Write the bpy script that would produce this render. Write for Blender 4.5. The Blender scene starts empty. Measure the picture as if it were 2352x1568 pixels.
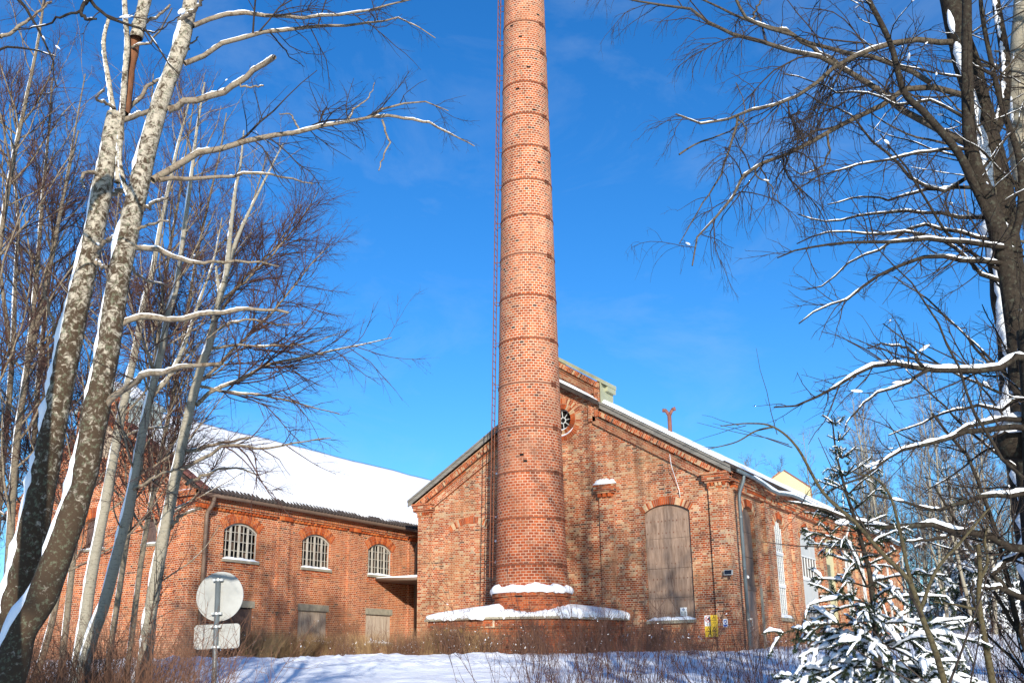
import bpy, math, random
import numpy as np
from mathutils import Vector, Matrix, noise
from mathutils.geometry import tessellate_polygon

# ------------------------------------------------------------------ camera
R_ = np.array([0.859, 0.511, -0.013]); U_ = np.array([0.151, -0.230, 0.961]); F_ = np.array([-0.489, 0.828, 0.275])
F_ /= np.linalg.norm(F_); R_ -= F_ * (R_ @ F_); R_ /= np.linalg.norm(R_); U_ = np.cross(R_, F_)
CAM = np.array([12.745, -36.866, 1.6])
FPX, PY = 2396.2, 850.0
FH = F_[:2] / np.linalg.norm(F_[:2]); RH = np.array([FH[1], -FH[0]])
sc = bpy.context.scene
cam = bpy.data.cameras.new("camera"); cam.lens = 36 * FPX / 2352; cam.sensor_width = 36
cam.shift_y = (PY - 784) / 2352; cam.clip_end = 3000; cam.clip_start = .05
co = bpy.data.objects.new("camera", cam); sc.collection.objects.link(co)
M = Matrix.Identity(4)
for i in range(3):
    M[i][0], M[i][1], M[i][2], M[i][3] = R_[i], U_[i], -F_[i], CAM[i]
co.matrix_world = M
sc.camera = co

# ------------------------------------------------------------------ light
ELEV = math.radians(16.0)
sh = np.array([.617, -.787])
SUN = Vector((sh[0] * math.cos(ELEV), sh[1] * math.cos(ELEV), math.sin(ELEV)))
w = bpy.data.worlds.new("World"); sc.world = w; w.use_nodes = True
nt = w.node_tree; N = nt.nodes; L = nt.links
bg = N["Background"]
sky = N.new("ShaderNodeTexSky"); sky.sky_type = 'NISHITA'; sky.sun_disc = False
sky.sun_elevation = ELEV; sky.sun_rotation = math.atan2(sh[0], sh[1]); sky.air_density = 1.0; sky.dust_density = .4; sky.ozone_density = 2.5
hsv = N.new("ShaderNodeHueSaturation"); hsv.inputs['Saturation'].default_value = 1.3; hsv.inputs['Hue'].default_value = .497
tint = N.new("ShaderNodeMix"); tint.data_type = 'RGBA'; tint.blend_type = 'MULTIPLY'; tint.inputs[0].default_value = 1; tint.inputs[7].default_value = (.86, 1.36, 1.85, 1)
L.new(sky.outputs[0], hsv.inputs['Color']); L.new(hsv.outputs[0], tint.inputs[6])
tc = N.new("ShaderNodeTexCoord"); mp = N.new("ShaderNodeMapping"); mp.inputs['Scale'].default_value = (2.2, 2.2, 5.0)
mp.inputs['Rotation'].default_value = (0.1, .25, .4)
L.new(tc.outputs['Generated'], mp.inputs[0])
cn = N.new("ShaderNodeTexNoise"); cn.inputs['Scale'].default_value = 2.1; cn.inputs['Detail'].default_value = 9; cn.inputs['Roughness'].default_value = .62; cn.inputs['Distortion'].default_value = .5
L.new(mp.outputs[0], cn.inputs['Vector'])
cr = N.new("ShaderNodeMapRange"); cr.inputs[1].default_value = .5; cr.inputs[2].default_value = .85; cr.inputs[4].default_value = .24
L.new(cn.outputs[0], cr.inputs[0])
mx = N.new("ShaderNodeMix"); mx.data_type = 'RGBA'; mx.inputs[7].default_value = (5.2, 6.6, 8.2, 1)
L.new(cr.outputs[0], mx.inputs[0]); L.new(tint.outputs[2], mx.inputs[6]); L.new(mx.outputs[2], bg.inputs[0])
bg.inputs[1].default_value = .082
sl = bpy.data.lights.new("sun", 'SUN'); sl.energy = 5.0; sl.angle = math.radians(.5); sl.color = (1, .93, .82)
so = bpy.data.objects.new("sun", sl); sc.collection.objects.link(so)
so.rotation_euler = (-SUN).to_track_quat('-Z', 'Y').to_euler(); so.location = (20, -60, 40)
sc.view_settings.view_transform = 'Standard'; sc.view_settings.look = 'None'
sc.view_settings.exposure = 0.45; sc.view_settings.gamma = 1

# ------------------------------------------------------------------ helpers
def at(x, y, D):
    """point of the place that stands D metres ahead of the viewpoint in direction (x, y) of the 2352 px survey picture"""
    d = R_ * (x - 1176) / FPX + U_ * (PY - y) / FPX + F_
    return CAM + d * (D / (d[:2] @ FH))
def line_at(pts, D0, D1=None):
    D1 = D0 if D1 is None else D1; n = len(pts)
    return np.array([at(p[0], p[1], D0 + (D1 - D0) * i / max(1, n - 1)) for i, p in enumerate(pts)])

def sstep(a, b, x):
    t = min(1, max(0, (x - a) / (b - a))); return t * t * (3 - 2 * t)
def base_h(x, y):
    d = (x - CAM[0]) * FH[0] + (y - CAM[1]) * FH[1]; l = (x - CAM[0]) * RH[0] + (y - CAM[1]) * RH[1]
    h = .054 * min(max(d, -12), 37)
    if d > 37: h += .05 * (min(d, 110) - 37) * sstep(-2, 9, l - (d - 37) * .12)
    return h
def ground(x, y):
    h = base_h(x, y)
    d = (x - CAM[0]) * FH[0] + (y - CAM[1]) * FH[1]; l = (x - CAM[0]) * RH[0] + (y - CAM[1]) * RH[1]
    v = Vector((x, y, 0))
    h += .10 * noise.fractal(v * .35, 1, 2, 3)
    k = sstep(29.5, 31, d) * (1 - sstep(35, 40, d)) * (1 - .0 * l)
    h += k * (.10 + .12 * abs(noise.noise(v * 1.7)) + .10 * noise.noise(v * 3.1))
    rd = sstep(20, 22.5, d) * (1 - sstep(28.5, 30, d))
    h += -.10 * rd * sstep(-20, -14, l) * (1 - sstep(1, 4, l)) + .03 * rd * noise.noise(v * 2.3) + .02 * rd * math.sin(d * 4 + noise.noise(v * .4) * 2)
    return h

COL = sc.collection
def obj(name, me, mat=None, parent=None):
    o = bpy.data.objects.new(name, me); COL.objects.link(o)
    if mat is not None: me.materials.append(mat)
    if parent is not None: o.parent = parent
    return o
def thing(name, label, cat, group=None, loc=(0, 0, 0), kind=None):
    o = bpy.data.objects.new(name, None); COL.objects.link(o); o.empty_display_size = .2
    o.location = loc
    return tag(o, label, cat, group, kind)
def tag(o, label=None, cat=None, group=None, kind=None):
    if label: o["label"] = label
    if cat: o["category"] = cat
    if group: o["group"] = group
    if kind: o["kind"] = kind
    return o
def fast_mesh(name, V, Fq, smooth=True):
    """V (n,3) array, Fq (m,4) array of quads"""
    me = bpy.data.meshes.new(name); V = np.asarray(V, dtype=np.float32); Fq = np.asarray(Fq, dtype=np.int32)
    m, k = Fq.shape
    me.vertices.add(len(V)); me.vertices.foreach_set("co", V.ravel())
    me.loops.add(m * k); me.loops.foreach_set("vertex_index", Fq.ravel())
    me.polygons.add(m); me.polygons.foreach_set("loop_start", np.arange(0, m * k, k, dtype=np.int32))
    if smooth: me.polygons.foreach_set("use_smooth", np.ones(m, dtype=bool))
    me.update(calc_edges=True); me.validate()
    return me

class MB:
    def __init__(s): s.V = []; s.F = []; s.UV = []
    def poly(s, pts, uv=None):
        i = len(s.V); s.V += [tuple(p) for p in pts]; s.F.append(tuple(range(i, i + len(pts)))); s.UV.append(uv)
    def hexa(s, p, uv=None):
        """8 points: bottom 0-3, top 4-7"""
        i = len(s.V); s.V += [tuple(q) for q in p]
        for f in ((0, 3, 2, 1), (4, 5, 6, 7), (0, 1, 5, 4), (1, 2, 6, 5), (2, 3, 7, 6), (3, 0, 4, 7)):
            s.F.append(tuple(i + k for k in f)); s.UV.append(uv)
    def box(s, x0, x1, y0, y1, z0, z1):
        s.hexa([(x0, y0, z0), (x1, y0, z0), (x1, y1, z0), (x0, y1, z0), (x0, y0, z1), (x1, y0, z1), (x1, y1, z1), (x0, y1, z1)])
    def mbox(s, mp, u0, u1, z0, z1, d0, d1):
        s.hexa([mp(u0, z0, d0), mp(u1, z0, d0), mp(u1, z0, d1), mp(u0, z0, d1), mp(u0, z1, d0), mp(u1, z1, d0), mp(u1, z1, d1), mp(u0, z1, d1)])
    def prism(s, mp, pts, d0, d1, uvdir=None, swap=False):
        """outline pts (u,z) extruded in depth; uvdir = direction that the brick courses follow"""
        n = len(pts)
        def uvf(q):
            if uvdir is None: return None
            a, b = uvdir; u = q[0] * a + q[1] * b; v = -q[0] * b + q[1] * a
            return (v, u) if swap else (u, v)
        fr = [mp(u, z, d0) for u, z in pts]; bk = [mp(u, z, d1) for u, z in pts]
        tris = tessellate_polygon([[Vector((u, z, 0)) for u, z in pts]])
        for t in tris:
            s.poly([fr[k] for k in t], [uvf(pts[k]) for k in t] if uvdir else None)
            s.poly([bk[k] for k in reversed(t)], [uvf(pts[k]) for k in reversed(t)] if uvdir else None)
        for k in range(n):
            j = (k + 1) % n
            s.poly([fr[k], bk[k], bk[j], fr[j]])
    def wall(s, mp, outer, holes, depth):
        rings = [outer] + holes; flat = [p for r in rings for p in r]
        tris = tessellate_polygon([[Vector((u, z, 0)) for u, z in r] for r in rings])
        for t in tris: s.poly([mp(flat[k][0], flat[k][1], 0) for k in t])
        for h in holes:
            for k in range(len(h)):
                a, b = h[k], h[(k + 1) % len(h)]
                s.poly([mp(a[0], a[1], 0), mp(b[0], b[1], 0), mp(b[0], b[1], depth), mp(a[0], a[1], depth)])
    def tube(s, P, R, k=8, caps=True, close=False):
        P = [Vector(p) for p in P]; n = len(P)
        R = [R] * n if isinstance(R, (int, float)) else R
        base = len(s.V); ref = None
        for i in range(n):
            t = (P[min(i + 1, n - 1)] - P[max(i - 1, 0)]).normalized()
            if ref is None: ref = t.orthogonal().normalized()
            ref = (ref - t * ref.dot(t)).normalized(); b = t.cross(ref)
            for j in range(k):
                a = 2 * math.pi * j / k
                s.V.append(tuple(P[i] + (ref * math.cos(a) + b * math.sin(a)) * R[i]))
        for i in range(n - 1):
            for j in range(k):
                s.F.append((base + i * k + j, base + i * k + (j + 1) % k, base + (i + 1) * k + (j + 1) % k, base + (i + 1) * k + j)); s.UV.append(None)
        if caps:
            s.F.append(tuple(base + j for j in reversed(range(k)))); s.UV.append(None)
            s.F.append(tuple(base + (n - 1) * k + j for j in range(k))); s.UV.append(None)
    def lathe(s, prof, cx, cy, k=64, lean=(0, 0), z0=0, R=None, a0=0, a1=2 * math.pi):
        base = len(s.V); n = len(prof); full = abs(a1 - a0 - 2 * math.pi) < 1e-6; kk = k if full else k + 1
        for r, z in prof:
            for j in range(kk):
                a = a0 + (a1 - a0) * j / k
                s.V.append((cx + lean[0] * (z - z0) + r * math.cos(a), cy + lean[1] * (z - z0) + r * math.sin(a), z))
        for i in range(n - 1):
            for j in range(k):
                j2 = (j + 1) % kk
                s.F.append((base + i * kk + j, base + i * kk + j2, base + (i + 1) * kk + j2, base + (i + 1) * kk + j))
                if R:
                    ua, ub = (a1 - a0) * j / k * R, (a1 - a0) * (j + 1) / k * R
                    s.UV.append([(ua, prof[i][1]), (ub, prof[i][1]), (ub, prof[i + 1][1]), (ua, prof[i + 1][1])])
                else: s.UV.append(None)
    def build(s, name, mat, parent=None, smooth=False, swap=False):
        me = bpy.data.meshes.new(name); me.from_pydata(s.V, [], s.F); me.update()
        uvl = me.uv_layers.new(name="UVMap"); data = np.zeros((len(me.loops), 2), dtype=np.float32); k = 0
        for p, uv in zip(me.polygons, s.UV):
            if uv is None:
                n = p.normal; ax, ay, az = abs(n.x), abs(n.y), abs(n.z)
                for vi in p.vertices:
                    v = s.V[vi]
                    q = (v[0], v[1]) if az > .8 else ((v[1], v[2]) if ax > ay else (v[0], v[2]))
                    data[k] = (q[1], q[0]) if swap else q; k += 1
            else:
                for q in uv: data[k] = q; k += 1
        uvl.data.foreach_set("uv", data.ravel())
        if smooth: me.polygons.foreach_set("use_smooth", np.ones(len(me.polygons), dtype=bool))
        me.update()
        return obj(name, me, mat, parent)

# ------------------------------------------------------------------ materials
def new_mat(name):
    m = bpy.data.materials.new(name); m.use_nodes = True
    return m, m.node_tree.nodes, m.node_tree.links, m.node_tree.nodes["Principled BSDF"]
def ramp(Nn, stops, interp='LINEAR'):
    c = Nn.new("ShaderNodeValToRGB"); c.color_ramp.interpolation = interp
    while len(c.color_ramp.elements) < len(stops): c.color_ramp.elements.new(.5)
    for e, (p, col) in zip(c.color_ramp.elements, stops): e.position = p; e.color = (*col, 1)
    return c
def noise_node(Nn, Ln, vec, scale, detail=4, rough=.6, dist=0):
    n = Nn.new("ShaderNodeTexNoise"); n.inputs['Scale'].default_value = scale; n.inputs['Detail'].default_value = detail
    n.inputs['Roughness'].default_value = rough; n.inputs['Distortion'].default_value = dist
    if vec is not None: Ln.new(vec, n.inputs['Vector'])
    return n
def mixc(Nn, Ln, fac, a, b, blend='MIX'):
    m = Nn.new("ShaderNodeMix"); m.data_type = 'RGBA'; m.blend_type = blend
    for idx, v in ((0, fac), (6, a), (7, b)):
        if isinstance(v, (int, float)): m.inputs[idx].default_value = v
        elif isinstance(v, tuple): m.inputs[idx].default_value = (*v, 1)
        else: Ln.new(v, m.inputs[idx])
    return m.outputs[2]
def brick_mat(name, stops, mortar, bw=.26, bh=.077, msize=.007, squash=.5, stain=.35, pale=None, palek=.0, foot=None):
    m, Nn, Ln, P = new_mat(name)
    tc = Nn.new("ShaderNodeTexCoord")
    wob = noise_node(Nn, Ln, tc.outputs['UV'], 3.0, 2)
    wm = Nn.new("ShaderNodeVectorMath"); wm.operation = 'SCALE'; wm.inputs['Scale'].default_value = .022; Ln.new(wob.outputs['Color'], wm.inputs[0])
    wa = Nn.new("ShaderNodeVectorMath"); wa.operation = 'ADD'; Ln.new(tc.outputs['UV'], wa.inputs[0]); Ln.new(wm.outputs[0], wa.inputs[1])
    b = Nn.new("ShaderNodeTexBrick"); Ln.new(wa.outputs[0], b.inputs['Vector'])
    b.inputs['Color1'].default_value = (0, 0, 0, 1); b.inputs['Color2'].default_value = (1, 1, 1, 1); b.inputs['Mortar'].default_value = (.5, .5, .5, 1)
    b.inputs['Scale'].default_value = 1; b.inputs['Mortar Size'].default_value = msize; b.inputs['Mortar Smooth'].default_value = .25
    b.inputs['Brick Width'].default_value = bw; b.inputs['Row Height'].default_value = bh; b.offset = .5; b.offset_frequency = 2; b.squash = squash; b.squash_frequency = 2
    r = ramp(Nn, stops); Ln.new(b.outputs['Color'], r.inputs[0])
    col = r.outputs[0]
    fine = noise_node(Nn, Ln, tc.outputs['UV'], 22, 4); fr = ramp(Nn, [(.3, (.78, .78, .78)), (.7, (1.18, 1.14, 1.1))]); Ln.new(fine.outputs[0], fr.inputs[0])
    col = mixc(Nn, Ln, 1.0, col, fr.outputs[0], 'MULTIPLY')
    mn = noise_node(Nn, Ln, tc.outputs['UV'], 5, 3); mr = Nn.new("ShaderNodeMapRange"); mr.inputs[1].default_value = .3; mr.inputs[2].default_value = .7; mr.inputs[3].default_value = .75; mr.inputs[4].default_value = 1.0
    Ln.new(mn.outputs[0], mr.inputs[0])
    fm = Nn.new("ShaderNodeMath"); fm.operation = 'MULTIPLY'; Ln.new(b.outputs['Fac'], fm.inputs[0]); Ln.new(mr.outputs[0], fm.inputs[1])
    col = mixc(Nn, Ln, fm.outputs[0], col, mortar)
    if pale:
        pn = noise_node(Nn, Ln, tc.outputs['Object'], .45, 6, .65); pr = Nn.new("ShaderNodeMapRange"); pr.inputs[1].default_value = .48; pr.inputs[2].default_value = .68; pr.inputs[4].default_value = palek
        Ln.new(pn.outputs[0], pr.inputs[0]); col = mixc(Nn, Ln, pr.outputs[0], col, pale)
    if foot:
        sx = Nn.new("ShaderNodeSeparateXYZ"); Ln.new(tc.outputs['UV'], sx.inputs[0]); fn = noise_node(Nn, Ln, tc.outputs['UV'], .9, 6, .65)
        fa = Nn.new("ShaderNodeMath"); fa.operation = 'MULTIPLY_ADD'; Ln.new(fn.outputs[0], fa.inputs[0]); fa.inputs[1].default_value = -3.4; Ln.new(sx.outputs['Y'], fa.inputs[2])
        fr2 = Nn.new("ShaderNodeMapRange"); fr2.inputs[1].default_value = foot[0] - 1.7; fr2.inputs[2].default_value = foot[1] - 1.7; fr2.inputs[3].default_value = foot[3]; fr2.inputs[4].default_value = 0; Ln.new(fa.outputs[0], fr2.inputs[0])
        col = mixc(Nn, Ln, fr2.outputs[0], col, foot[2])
        st2 = noise_node(Nn, Ln, None, 1.3, 5, .6); mps = Nn.new("ShaderNodeMapping"); mps.inputs['Scale'].default_value = (3, .35, 1); Ln.new(tc.outputs['UV'], mps.inputs[0]); Ln.new(mps.outputs[0], st2.inputs['Vector'])
        sr2 = ramp(Nn, [(.34, (.8, .77, .75)), (.48, (1, 1, 1))]); Ln.new(st2.outputs[0], sr2.inputs[0]); col = mixc(Nn, Ln, 1.0, col, sr2.outputs[0], 'MULTIPLY')
    sn = noise_node(Nn, Ln, tc.outputs['Object'], .6, 7, .62, .4); sr = ramp(Nn, [(.32, (1 - stain,) * 3), (.6, (1.0, 1.0, 1.0)), (.8, (1.08, 1.06, 1.04))]); Ln.new(sn.outputs[0], sr.inputs[0])
    col = mixc(Nn, Ln, 1.0, col, sr.outputs[0], 'MULTIPLY')
    Ln.new(col, P.inputs['Base Color']); P.inputs['Roughness'].default_value = .9; P.inputs['Specular IOR Level'].default_value = .15
    hh = Nn.new("ShaderNodeMath"); hh.operation = 'MULTIPLY_ADD'; Ln.new(b.outputs['Fac'], hh.inputs[0]); hh.inputs[1].default_value = -1; Ln.new(fine.outputs[0], hh.inputs[2])
    bp = Nn.new("ShaderNodeBump"); bp.inputs['Strength'].default_value = .55; bp.inputs['Distance'].default_value = .012; Ln.new(hh.outputs[0], bp.inputs['Height']); Ln.new(bp.outputs[0], P.inputs['Normal'])
    return m
def island_brick(name, stops):
    m, Nn, Ln, P = new_mat(name)
    g = Nn.new("ShaderNodeNewGeometry"); r = ramp(Nn, stops); Ln.new(g.outputs['Random Per Island'], r.inputs[0])
    tc = Nn.new("ShaderNodeTexCoord"); n = noise_node(Nn, Ln, tc.outputs['Object'], 14, 4); nr = ramp(Nn, [(.3, (.75,) * 3), (.7, (1.15,) * 3)]); Ln.new(n.outputs[0], nr.inputs[0])
    Ln.new(mixc(Nn, Ln, 1.0, r.outputs[0], nr.outputs[0], 'MULTIPLY'), P.inputs['Base Color']); P.inputs['Roughness'].default_value = .9; P.inputs['Specular IOR Level'].default_value = .15
    return m
def plain(name, col, rough=.7, var=.2, scale=6, metal=0, bump=0, stretch=None, col2=None, spec=.3):
    m, Nn, Ln, P = new_mat(name); tc = Nn.new("ShaderNodeTexCoord"); vec = tc.outputs['Object']
    if stretch:
        mpn = Nn.new("ShaderNodeMapping"); mpn.inputs['Scale'].default_value = stretch; Ln.new(vec, mpn.inputs[0]); vec = mpn.outputs[0]
    n = noise_node(Nn, Ln, vec, scale, 6, .65)
    c2 = col2 if col2 else tuple(min(1, c * (1 + var)) for c in col); c1 = col if col2 else tuple(c * (1 - var) for c in col)
    r = ramp(Nn, [(.3, c1), (.7, c2)]); Ln.new(n.outputs[0], r.inputs[0]); Ln.new(r.outputs[0], P.inputs['Base Color'])
    P.inputs['Roughness'].default_value = rough; P.inputs['Metallic'].default_value = metal; P.inputs['Specular IOR Level'].default_value = spec
    if bump:
        bp = Nn.new("ShaderNodeBump"); bp.inputs['Strength'].default_value = .6; bp.inputs['Distance'].default_value = bump; Ln.new(n.outputs[0], bp.inputs['Height']); Ln.new(bp.outputs[0], P.inputs['Normal'])
    return m
def snow_mat(name, scale=3, dist=.03, fine=14):
    m, Nn, Ln, P = new_mat(name); tc = Nn.new("ShaderNodeTexCoord")
    a = noise_node(Nn, Ln, tc.outputs['Object'], scale, 6, .6); b = noise_node(Nn, Ln, tc.outputs['Object'], fine, 3)
    ad = Nn.new("ShaderNodeMath"); ad.operation = 'MULTIPLY_ADD'; Ln.new(b.outputs[0], ad.inputs[0]); ad.inputs[1].default_value = .25; Ln.new(a.outputs[0], ad.inputs[2])
    bp = Nn.new("ShaderNodeBump"); bp.inputs['Strength'].default_value = .7; bp.inputs['Distance'].default_value = dist; Ln.new(ad.outputs[0], bp.inputs['Height']); Ln.new(bp.outputs[0], P.inputs['Normal'])
    P.inputs['Base Color'].default_value = (.86, .88, .91, 1); P.inputs['Roughness'].default_value = .6; P.inputs['Specular IOR Level'].default_value = .25
    return m
def bark_mat(name, pale, dark, lichen, patch=.5, sc_=(7, 7, 26), k=1.0, bs=16, zg=None):
    m, Nn, Ln, P = new_mat(name); tc = Nn.new("ShaderNodeTexCoord")
    mpn = Nn.new("ShaderNodeMapping"); mpn.inputs['Scale'].default_value = sc_; Ln.new(tc.outputs['Object'], mpn.inputs[0])
    a = noise_node(Nn, Ln, mpn.outputs[0], 1.6, 5, .65); ar = Nn.new("ShaderNodeMapRange"); ar.inputs[1].default_value = .55; ar.inputs[2].default_value = .66; Ln.new(a.outputs[0], ar.inputs[0])
    b = noise_node(Nn, Ln, tc.outputs['Object'], bs, 7, .72, .6); br = Nn.new("ShaderNodeMapRange"); br.inputs[1].default_value = .62 - .25 * patch; br.inputs[2].default_value = .74 - .25 * patch; br.inputs[4].default_value = k; Ln.new(b.outputs[0], br.inputs[0])
    if zg:
        gp = Nn.new("ShaderNodeNewGeometry"); sz = Nn.new("ShaderNodeSeparateXYZ"); Ln.new(gp.outputs['Position'], sz.inputs[0]); zr_ = Nn.new("ShaderNodeMapRange"); zr_.inputs[1].default_value = zg[0]; zr_.inputs[2].default_value = zg[1]; zr_.inputs[3].default_value = .17; zr_.inputs[4].default_value = -.05; Ln.new(sz.outputs['Z'], zr_.inputs[0])
        ba = Nn.new("ShaderNodeMath"); ba.operation = 'ADD'; Ln.new(b.outputs[0], ba.inputs[0]); Ln.new(zr_.outputs[0], ba.inputs[1]); Ln.new(ba.outputs[0], br.inputs[0])
    c = noise_node(Nn, Ln, tc.outputs['Object'], bs * 1.7, 5, .7); cr_ = Nn.new("ShaderNodeMapRange"); cr_.inputs[1].default_value = .54; cr_.inputs[2].default_value = .63; cr_.inputs[4].default_value = patch; Ln.new(c.outputs[0], cr_.inputs[0])
    col = mixc(Nn, Ln, ar.outputs[0], pale, tuple(x * .45 for x in pale)); col = mixc(Nn, Ln, br.outputs[0], col, dark); col = mixc(Nn, Ln, cr_.outputs[0], col, lichen)
    Ln.new(col, P.inputs['Base Color']); P.inputs['Roughness'].default_value = .9; P.inputs['Specular IOR Level'].default_value = .15
    bp = Nn.new("ShaderNodeBump"); bp.inputs['Strength'].default_value = .6; bp.inputs['Distance'].default_value = .015; Ln.new(b.outputs[0], bp.inputs['Height']); Ln.new(bp.outputs[0], P.inputs['Normal'])
    return m

G_ST = [(0, (.06, .04, .032)), (.04, (.19, .06, .03)), (.22, (.29, .058, .018)), (.5, (.43, .092, .025)), (.66, (.43, .13, .05)), (.80, (.47, .22, .11)), (.92, (.52, .35, .20)), (1, (.36, .26, .18))]
L_ST = [(0, (.06, .028, .02)), (.03, (.22, .05, .018)), (.35, (.36, .07, .018)), (.65, (.46, .10, .024)), (.9, (.50, .15, .045)), (1, (.38, .18, .09))]
C_ST = [(0, (.05, .03, .026)), (.03, (.18, .05, .025)), (.35, (.31, .062, .020)), (.6, (.41, .088, .026)), (.85, (.46, .125, .042)), (1, (.33, .17, .10))]
m_gable = brick_mat('pale red brickwork', G_ST, (.60, .45, .31), stain=.42, pale=(.56, .32, .155), palek=.45, msize=.011, foot=(2.2, 4.2, (.26, .10, .055), .45))
m_gable_s = brick_mat('pale red soldier brickwork', G_ST, (.50, .38, .26), squash=1, stain=.3)
m_left = brick_mat('orange red brickwork', L_ST, (.64, .47, .32), stain=.3, msize=.0105, pale=(.5, .19, .06), palek=.3, foot=(2.2, 4.4, (.45, .27, .17), .45))
m_left_s = brick_mat('orange red soldier brickwork', L_ST, (.55, .42, .3), squash=1, stain=.3)
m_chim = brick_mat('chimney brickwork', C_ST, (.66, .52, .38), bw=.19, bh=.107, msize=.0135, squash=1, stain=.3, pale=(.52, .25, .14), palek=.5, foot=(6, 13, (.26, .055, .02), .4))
m_base = brick_mat('chimney base brickwork', [(p, tuple(v * .85 for v in c)) for p, c in C_ST], (.33, .2, .13), stain=.4)
m_vous_g = island_brick('pale red arch bricks', G_ST[1:]); m_vous_l = island_brick('orange arch bricks', L_ST[1:-1])
m_mortar = plain('lime mortar', (.5, .39, .28), .95, .15, 8)
m_snow = snow_mat('snow'); m_snowg = snow_mat('ground snow', 1.6, .10, 9); m_snowr = snow_mat('roof snow', .7, .05, 5)
m_snowt = snow_mat('clinging snow', 12, .012, 40)
m_ply = plain('weathered plywood', (.15, .092, .062), .85, .3, 2.2, stretch=(5, 5, .7), col2=(.34, .24, .175))
m_ply2 = plain('dark brown boarding', (.10, .065, .045), .85, .3, 3, stretch=(5, 5, .8), col2=(.19, .13, .10))  # darker brown boards of the side door head and transom
m_plank = plain('grey weathered boards', (.28, .21, .155), .9, .3, 3, stretch=(9, 9, .6), col2=(.50, .41, .32))
m_fascia = plain('grey fascia timber', (.10, .093, .08), .85, .3, 4, stretch=(1, 1, 6), col2=(.24, .22, .19))
m_metal = plain('olive sheet metal', (.34, .34, .22), .45, .12, 2, metal=.0, spec=.5)
m_metalg = plain('galvanised sheet metal', (.36, .42, .40), .4, .15, 2, spec=.5)
m_beige = plain('beige cladding', (.52, .47, .27), .5, .06, 2)
m_conc = plain('concrete', (.27, .24, .18), .95, .25, 5, bump=.01)
m_gutter = plain('brown gutter paint', (.15, .10, .07), .5, .15, 4)
m_pipe = plain('blue grey pipe paint', (.09, .115, .125), .4, .2, 3, spec=.5)
m_rust = plain('rusty iron', (.11, .038, .022), .8, .4, 9, col2=(.23, .08, .04))
m_rustp = plain('rusty vent pipe', (.2, .08, .06), .7, .2, 6)
m_tile = plain('dark roof tiles', (.045, .035, .03), .8, .3, 5)
m_tiler = plain('red brown roof tiles', (.16, .06, .045), .7, .3, 5)
m_frame = plain('peeling window paint', (.30, .27, .22), .85, .3, 10, stretch=(3, 3, 1), col2=(.52, .48, .41))
m_frame2 = plain('white window paint', (.55, .56, .55), .6, .15, 6)
m_dark = plain('dark room', (.008, .008, .008), 1, .2, 2)
m_door = plain('brown painted door', (.20, .135, .105), .55, .1, 1.2)
m_idoor = plain('dark iron door', (.06, .04, .035), .6, .4, 5, col2=(.13, .085, .07))
m_grey = plain('pale grey panel', (.42, .43, .42), .55, .08, 2)
m_white = plain('white sheet', (.78, .78, .76), .5, .03, 3)
m_sign = plain('unpainted sign aluminium', (.34, .34, .32), .5, .22, 2.4, metal=.0, spec=.5)
m_pole = plain('galvanised pole', (.14, .16, .165), .45, .25, 7, metal=.3)
m_zinc = plain('bright zinc clamp', (.55, .56, .55), .4, .1, 5, metal=.5)
m_yel = plain('sign yellow', (.68, .44, .03), .5, .06, 3)
m_yelf = plain('faded sign yellow', (.5, .34, .06), .6, .2, 3)
m_blk = plain('sign black', (.02, .02, .02), .6, .1, 3)
m_red = plain('sign red', (.6, .03, .03), .5, .05, 3)
m_blue = plain('sign blue', (.03, .09, .36), .5, .05, 3)
m_slate = plain('slate sticker', (.17, .21, .19), .5, .05, 3)
m_gold = plain('sticker yellow', (.5, .42, .06), .5, .05, 3)
def glass(name, col, rough=.08, spec=.8):
    m, Nn, Ln, P = new_mat(name); tc = Nn.new("ShaderNodeTexCoord"); n = noise_node(Nn, Ln, tc.outputs['Object'], 2.2, 4)
    r = ramp(Nn, [(.35, tuple(c * .6 for c in col)), (.65, tuple(c * 1.3 for c in col))]); Ln.new(n.outputs[0], r.inputs[0]); Ln.new(r.outputs[0], P.inputs['Base Color'])
    P.inputs['Roughness'].default_value = rough; P.inputs['Specular IOR Level'].default_value = spec
    bp = Nn.new("ShaderNodeBump"); bp.inputs['Strength'].default_value = .1; Ln.new(n.outputs[0], bp.inputs['Height']); Ln.new(bp.outputs[0], P.inputs['Normal']); return m
m_glass = glass('old dark glass', (.012, .011, .010)); m_glassb = glass('dusty brown glass', (.07, .045, .03), .35); m_glassp = glass('pale sky-tinted glass', (.20, .22, .22), .2)  # pale glass: the mirrored sky is put into its base colour

m_hero = bark_mat('lichened birch bark', (.42, .37, .29), (.06, .04, .025), (.13, .14, .09), .75, bs=15, zg=(1.5, 7.0))
m_birch = bark_mat('pale birch bark', (.30, .27, .21), (.10, .075, .05), (.22, .21, .15), .25, (8, 8, 55), .75, bs=22)
m_limb = bark_mat('birch limb bark', (.25, .2, .145), (.10, .065, .04), (.24, .23, .16), .5, (9, 9, 20))
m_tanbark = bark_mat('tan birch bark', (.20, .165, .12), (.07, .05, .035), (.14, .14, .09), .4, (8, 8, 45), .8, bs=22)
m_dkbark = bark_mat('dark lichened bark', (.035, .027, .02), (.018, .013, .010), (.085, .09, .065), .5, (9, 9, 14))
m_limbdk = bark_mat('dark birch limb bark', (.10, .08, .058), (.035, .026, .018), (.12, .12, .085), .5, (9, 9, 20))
m_twigbr = plain('reddish brown twigs', (.075, .036, .027), .8, .3, 3)
m_twigdk = plain('dark twigs', (.04, .028, .021), .8, .3, 3)
m_willow = bark_mat('olive brown willow bark', (.085, .068, .036), (.03, .022, .014), (.11, .11, .07), .5, (9, 9, 30), .8, bs=30)
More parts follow.
